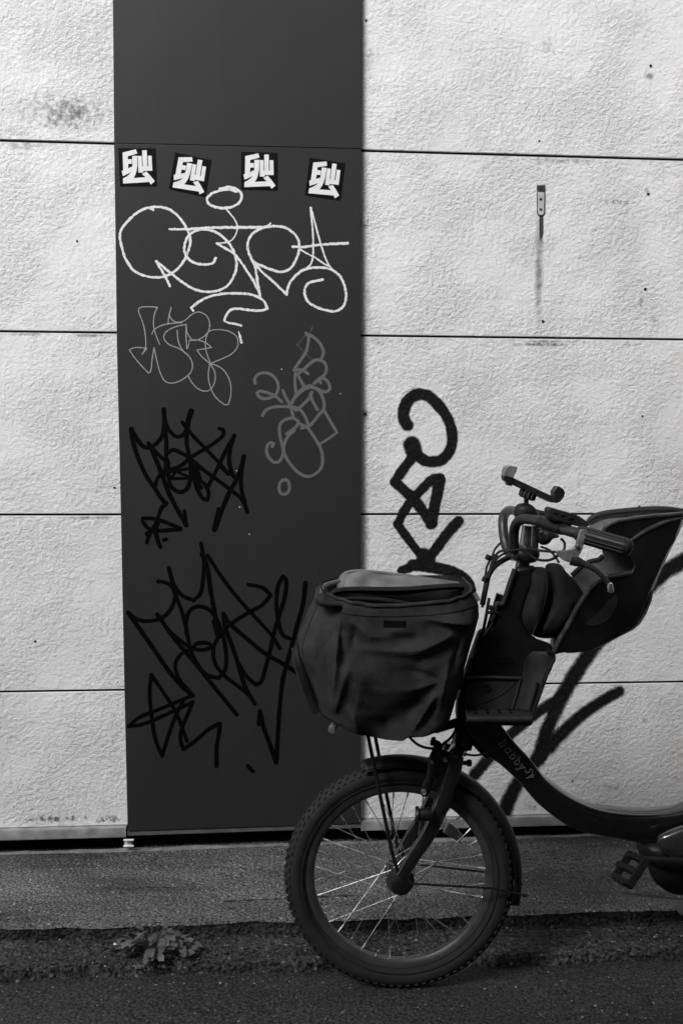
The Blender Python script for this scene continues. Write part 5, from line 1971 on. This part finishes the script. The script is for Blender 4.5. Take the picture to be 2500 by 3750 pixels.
# padded cushion between stalk and seat: two lobes with a seam
mb = MB()
pillow(mb, [(1944, 2082), (1935, 2140), (1915, 2200), (1904, 2256), (1916, 2296), (1946, 2324), (1964, 2290), (1990, 2215), (2004, 2130), (1998, 2082)], -0.045, 0.055, 0.06, rings=7, per=5, power=0.75)
mb_o = mb.build('cushion', M['pad'], seat)
mb = MB()
pillow(mb, [(2004, 2068), (2030, 2062), (2052, 2068), (2066, 2088), (2098, 2121), (2133, 2180), (2110, 2225), (2076, 2290), (2030, 2330), (1985, 2336), (1950, 2326), (1965, 2285), (1992, 2210), (2006, 2130)], -0.03, 0.065, 0.07, rings=7, per=5, power=0.75)
mb.build('cushion', M['pad'], seat)
mb = MB()
mb.tube([bk(p[0], p[1], -0.093) for p in smooth_path([(1996, 2090), (2003, 2130), (1994, 2200), (1970, 2270), (1950, 2322)], per=5)], [0.0008, 0.0022, 0.0022, 0.0015], n=6)
mb.build('cushion_piping', M['pad'], seat)
# stalk and leg shield
mb = MB()
stalk = [(1886, 2076), (1960, 2070), (1950, 2130), (1920, 2200), (1905, 2262), (1925, 2310), (1965, 2340), (2020, 2360), (2024, 2392), (1990, 2410), (1940, 2470), (1910, 2490), (1716, 2484), (1726, 2410), (1760, 2340), (1790, 2300), (1812, 2262), (1818, 2216), (1843, 2204)]
plate(stalk, -0.052, 0.028, mb=mb)
shield = mb.build('leg_shield', M['seat'], seat, bevel=0.009, seg=3)
mb = MB()
mb.tube(path3([(1884, 2084, -0.07), (1868, 2130, -0.07), (1846, 2196, -0.07), (1838, 2212, -0.07), (1816, 2213, -0.07), (1812, 2240, -0.07), (1798, 2276, -0.07)], per=5), 0.0058, n=8)
mb.build('shield_trim', M['tray'], seat)
mb = MB()
for pts in ([(1792, 2226), (1806, 2240)], [(1792, 2218), (1798, 2226), (1794, 2234)], [(1780, 2244), (1792, 2243), (1804, 2238)], [(1806, 2240), (1824, 2246)]):
    mb.tube(path3([(u, v, -0.075) for u, v in pts], per=4), 0.0035, n=8)
mb.build('wing_nut', M['black'], seat)
mb = plate([(1811, 2405), (1874, 2405), (1873, 2430), (1811, 2430)], -0.068, 0.0016)
mb.build('label_patch', M['label'], seat)
# footrest tray: back plate, floor with drain holes, angled wing
mb = MB()
plate([(1706, 2484), (1907, 2484), (1874, 2600), (1700, 2600)], -0.075, 0.010, mb=mb)
tray = mb.build('footrest', M['tray'], seat, bevel=0.003)
mb = MB()
A0, A1 = bk(1702, 2594, -0.078), bk(1872, 2598, -0.078)
B0, B1 = bk(1708, 2622, -0.150), bk(1945, 2622, -0.150)
dn = Vector((0, 0, -0.011))
A2 = bk(1948, 2606, -0.120)
mb.prism([A0, A1, A2, B1, B0], [p + dn for p in (A0, A1, A2, B1, B0)])
floor_o = mb.build('footrest_floor', M['tray'], seat, bevel=0.003)
mb = MB()
for u in (1738, 1781, 1825, 1866):
    for v, o_ in ((2602, 0), (2613, 4)):
        t = (v - 2594) / 28.0
        p = bk(u + o_, v, -0.078 - 0.072 * t)
        mb.box(p + Vector((0, 0, 0.001)), (0.0055, 0.010, 0.003))
mb.build('drain_hole', M['label'], seat)
mb = MB()
lipp = [B0 + Vector((0, -0.002, -0.006)), B0.lerp(B1, 0.5) + Vector((0, -0.002, -0.006)), B1 + Vector((0, -0.002, -0.006))]
mb.tube(lipp, 0.0075, n=10)
mb.build('footrest_lip', M['tray'], seat)
mb = plate([(1715, 2628), (1946, 2628), (1935, 2646), (1722, 2646)], -0.10, 0.06)
mb.build('footrest_base', M['black'], seat, bevel=0.004)
mb = MB()
wa = [(1925, 2410), (1907, 2488), (1893, 2540), (1874, 2600)]
wm = [(1952, 2384), (1955, 2470), (1932, 2540), (1905, 2606)]
wb = [(2018, 2388), (2026, 2416), (1988, 2505), (1948, 2618)]
rows = [[bk(u, v, -0.078) for u, v in smooth_path(wa, per=5)], [bk(u, v, -0.094) for u, v in smooth_path(wm, per=5)],
        [bk(u, v, -0.125) for u, v in smooth_path(wb, per=5)]]
mb.grid(rows)
mb.build('footrest_wing', M['tray'], seat, solid=0.006)
mb = MB()
mb.tube([bk(u, v, -0.127) for u, v in smooth_path([(2004, 2383), (2022, 2394), (2026, 2416), (2014, 2437), (1988, 2505), (1948, 2618)], per=5)], 0.0042, n=8)
mb.tube([bk(u, v, -0.124) for u, v in smooth_path([(1966, 2498), (1962, 2520), (1938, 2600)], per=5)], 0.0028, n=8)
mb.build('wing_rim', M['black'], seat)
mb = MB()
mb.lathe(bk(1780, 2516, -0.082), EY, [(0.009, 0.004), (0.0085, -0.003), (0.0055, -0.003), (0.005, 0.001), (0, 0.001)], n=20)
mb.build('footrest_bolt', M['black'], seat)
mb = MB()
mb.tube([bk(u, v, -0.081) for u, v in smooth_path([(1706, 2587), (1760, 2575), (1820, 2550), (1870, 2515), (1886, 2492)], per=5)], 0.0011, n=5)
mb.build('footrest_strap', M['tray'], seat)
mb = MB()
mb.tube([bk(1712, 2482, -0.082), bk(1800, 2480, -0.083), bk(1905, 2484, -0.083), bk(1890, 2540, -0.083), bk(1873, 2598, -0.083)], 0.0040, n=8)
mb.build('footrest_edge', M['tray'], seat)

# ================================================================== small things on the ground


def leaf_mesh(name, mat, lobes, seed):
    """toothed blade folded along its midrib, stalk end at the origin"""
    rg = random.Random(seed)
    n = 9
    vs, fs = [], []
    for k in range(n):
        t = k / (n - 1)
        w = 0.34 * math.sin(math.pi * min(1, t ** 0.75)) ** 0.8 * (1 + 0.22 * math.sin(lobes * 2 * math.pi * t)) + 0.012
        z = 0.22 * t - 0.42 * t * t
        vs += [(t, -w * rg.uniform(0.85, 1.1), z + 0.10 * w + 0.05 * math.sin(5 * t + seed)), (t, 0, z), (t, w * rg.uniform(0.85, 1.1), z + 0.14 * w)]
    for k in range(n - 1):
        for q in range(2):
            fs.append((k * 3 + q, k * 3 + q + 1, k * 3 + q + 4, k * 3 + q + 3))
    me = bpy.data.meshes.new(name)
    me.from_pydata(vs, [], fs)
    me.materials.append(mat)
    me.shade_smooth()
    return me


leaf_me = [leaf_mesh('leaf', M['leaf'], lb, sd) for lb, sd in ((3, 1), (5, 2), (2, 3))]
weed_base = onZ(560, 3492, 0.024)
weed = empty('weed', weed_base, 'low leafy weed growing in the gutter under the metal panel', 'plant')
rgw = random.Random(11)
mb = MB()
for i in range(76):
    a = rgw.uniform(0, 2 * math.pi)
    q = rgw.uniform(0.15, 1.0) ** 0.7
    e = weed_base + Vector((0.092 * q * math.cos(a) + 0.004, 0.040 * q * math.sin(a) - 0.004, 0.012 + 0.050 * (1 - q * q) * rgw.uniform(0.5, 1.1)))
    mb.tube([weed_base + Vector((0.02 * math.cos(a), 0.01 * math.sin(a), 0)), weed_base.lerp(e, 0.6) + Vector((0, 0, 0.012)), e], 0.0007, n=4)
    ob = bpy.data.objects.new('leaf', leaf_me[i % 3])
    COL.objects.link(ob)
    ob.parent = weed
    ob.location = e - weed_base
    s = rgw.uniform(0.016, 0.034)
    ob.scale = (s, s, s)
    ob.rotation_euler = (rgw.uniform(-0.3, 0.7), rgw.uniform(-0.5, 0.25), a + rgw.uniform(-0.6, 0.6))
ob = mb.build('stem', M['leaf'], weed)

# single fallen leaves and stones
dry = [leaf_mesh('fallen_leaf', M['dry_leaf'], 2, 5), leaf_mesh('fallen_leaf', M['pale_leaf'], 3, 8)]
for (u, v, z, s, k, lab) in ((2175, 3098, ZL, 0.020, 0, 'small dark leaf lying on the ledge below the main tube'),
                            (2216, 3192, ZL, 0.032, 1, 'curled leaf lying on the ledge left of the pedal'),
                            (2484, 3312, ZL, 0.038, 1, 'pale dry leaf at the ledge edge on the far right'),
                            (1735, 3282, ZL, 0.026, 0, 'dark leaf lying on the ledge seen through the front wheel'),
                            (836, 3326, ZL, 0.018, 0, 'small dark leaf flat on the ledge left of the wheel'),
                            (785, 3283, ZL, 0.013, 0, 'tiny dark scrap on the ledge nearer the metal panel')):
    ob = bpy.data.objects.new('fallen_leaf', dry[k])
    COL.objects.link(ob)
    ob.location = onZ(u, v, z + 0.004)
    ob.scale = (s, s, s)
    ob.rotation_euler = (0.1, 0.15, u * 0.7)
    tag(ob, lab, 'leaf', 'leaves fallen on the ledge')
for (u, v, z, s, lab) in ((424, 3458, 0.024, 0.011, 'bright white pebble at the left of the weed in the gutter'),
                          (312, 3520, 0.02, 0.008, 'small pale pebble in the gutter left of the weed'),
                          (807, 3600, 0.003, 0.007, 'small white pebble on the street below the gutter')):
    bm = bmesh.new()
    bmesh.ops.create_icosphere(bm, subdivisions=2, radius=0.5)
    for vtx in bm.verts:
        vtx.co *= 1 + 0.18 * math.sin(vtx.co.x * 9 + vtx.co.y * 7 + u)
        vtx.co.z *= 0.7
    me = bpy.data.meshes.new('pebble')
    bm.to_mesh(me)
    bm.free()
    me.materials.append(M['white_plastic'] if s > 0.01 else M['stone'])
    me.shade_smooth()
    ob = bpy.data.objects.new('pebble', me)
    COL.objects.link(ob)
    ob.location = onZ(u, v, z)
    ob.scale = (s, s, s)
    tag(ob, lab, 'pebble', 'pale pebbles along the gutter')


def scatter(name, mat, n, gen, seed, smin, smax):
    rg = random.Random(seed)
    mb = MB()
    for i in range(n):
        p = gen(rg)
        s = rg.uniform(smin, smax) * (1 if rg.random() < 0.85 else 1.8)
        pts = []
        for k in range(5):
            a = 2 * math.pi * k / 5 + rg.uniform(-0.3, 0.3)
            pts.append(p + Vector((s * math.cos(a), s * math.sin(a) * rg.uniform(0.6, 1), 0)))
        top = p + Vector((rg.uniform(-0.3, 0.3) * s, rg.uniform(-0.3, 0.3) * s, s * rg.uniform(0.5, 1.0)))
        mb.add(pts + [top], [(k, (k + 1) % 5, 5) for k in range(5)])
    o = mb.build(name, mat, None, sharp=30)
    return tag(o, kind='stuff')


def in_strip(rg):
    u = rg.uniform(-200, 2700)
    t = u / 2500.0
    v = rg.uniform(3425 - 70 * t, 3560 - 75 * t)
    return onZ(u, v, 0.025)


scatter('gravel', M['grit'], 4200, in_strip, 3, 0.0012, 0.0036)
scatter('gravel', M['stone'], 240, in_strip, 4, 0.0010, 0.0024)
scatter('grit', M['stone'], 220, lambda rg: onZ(rg.uniform(-200, 2700), rg.uniform(3560, 3790), 0.0), 5, 0.0008, 0.0022)
scatter('litter', M['leaf'], 70, lambda rg: onZ(570 + rg.gauss(0, 75), 3500 + rg.gauss(0, 30), 0.016), 6, 0.003, 0.007)
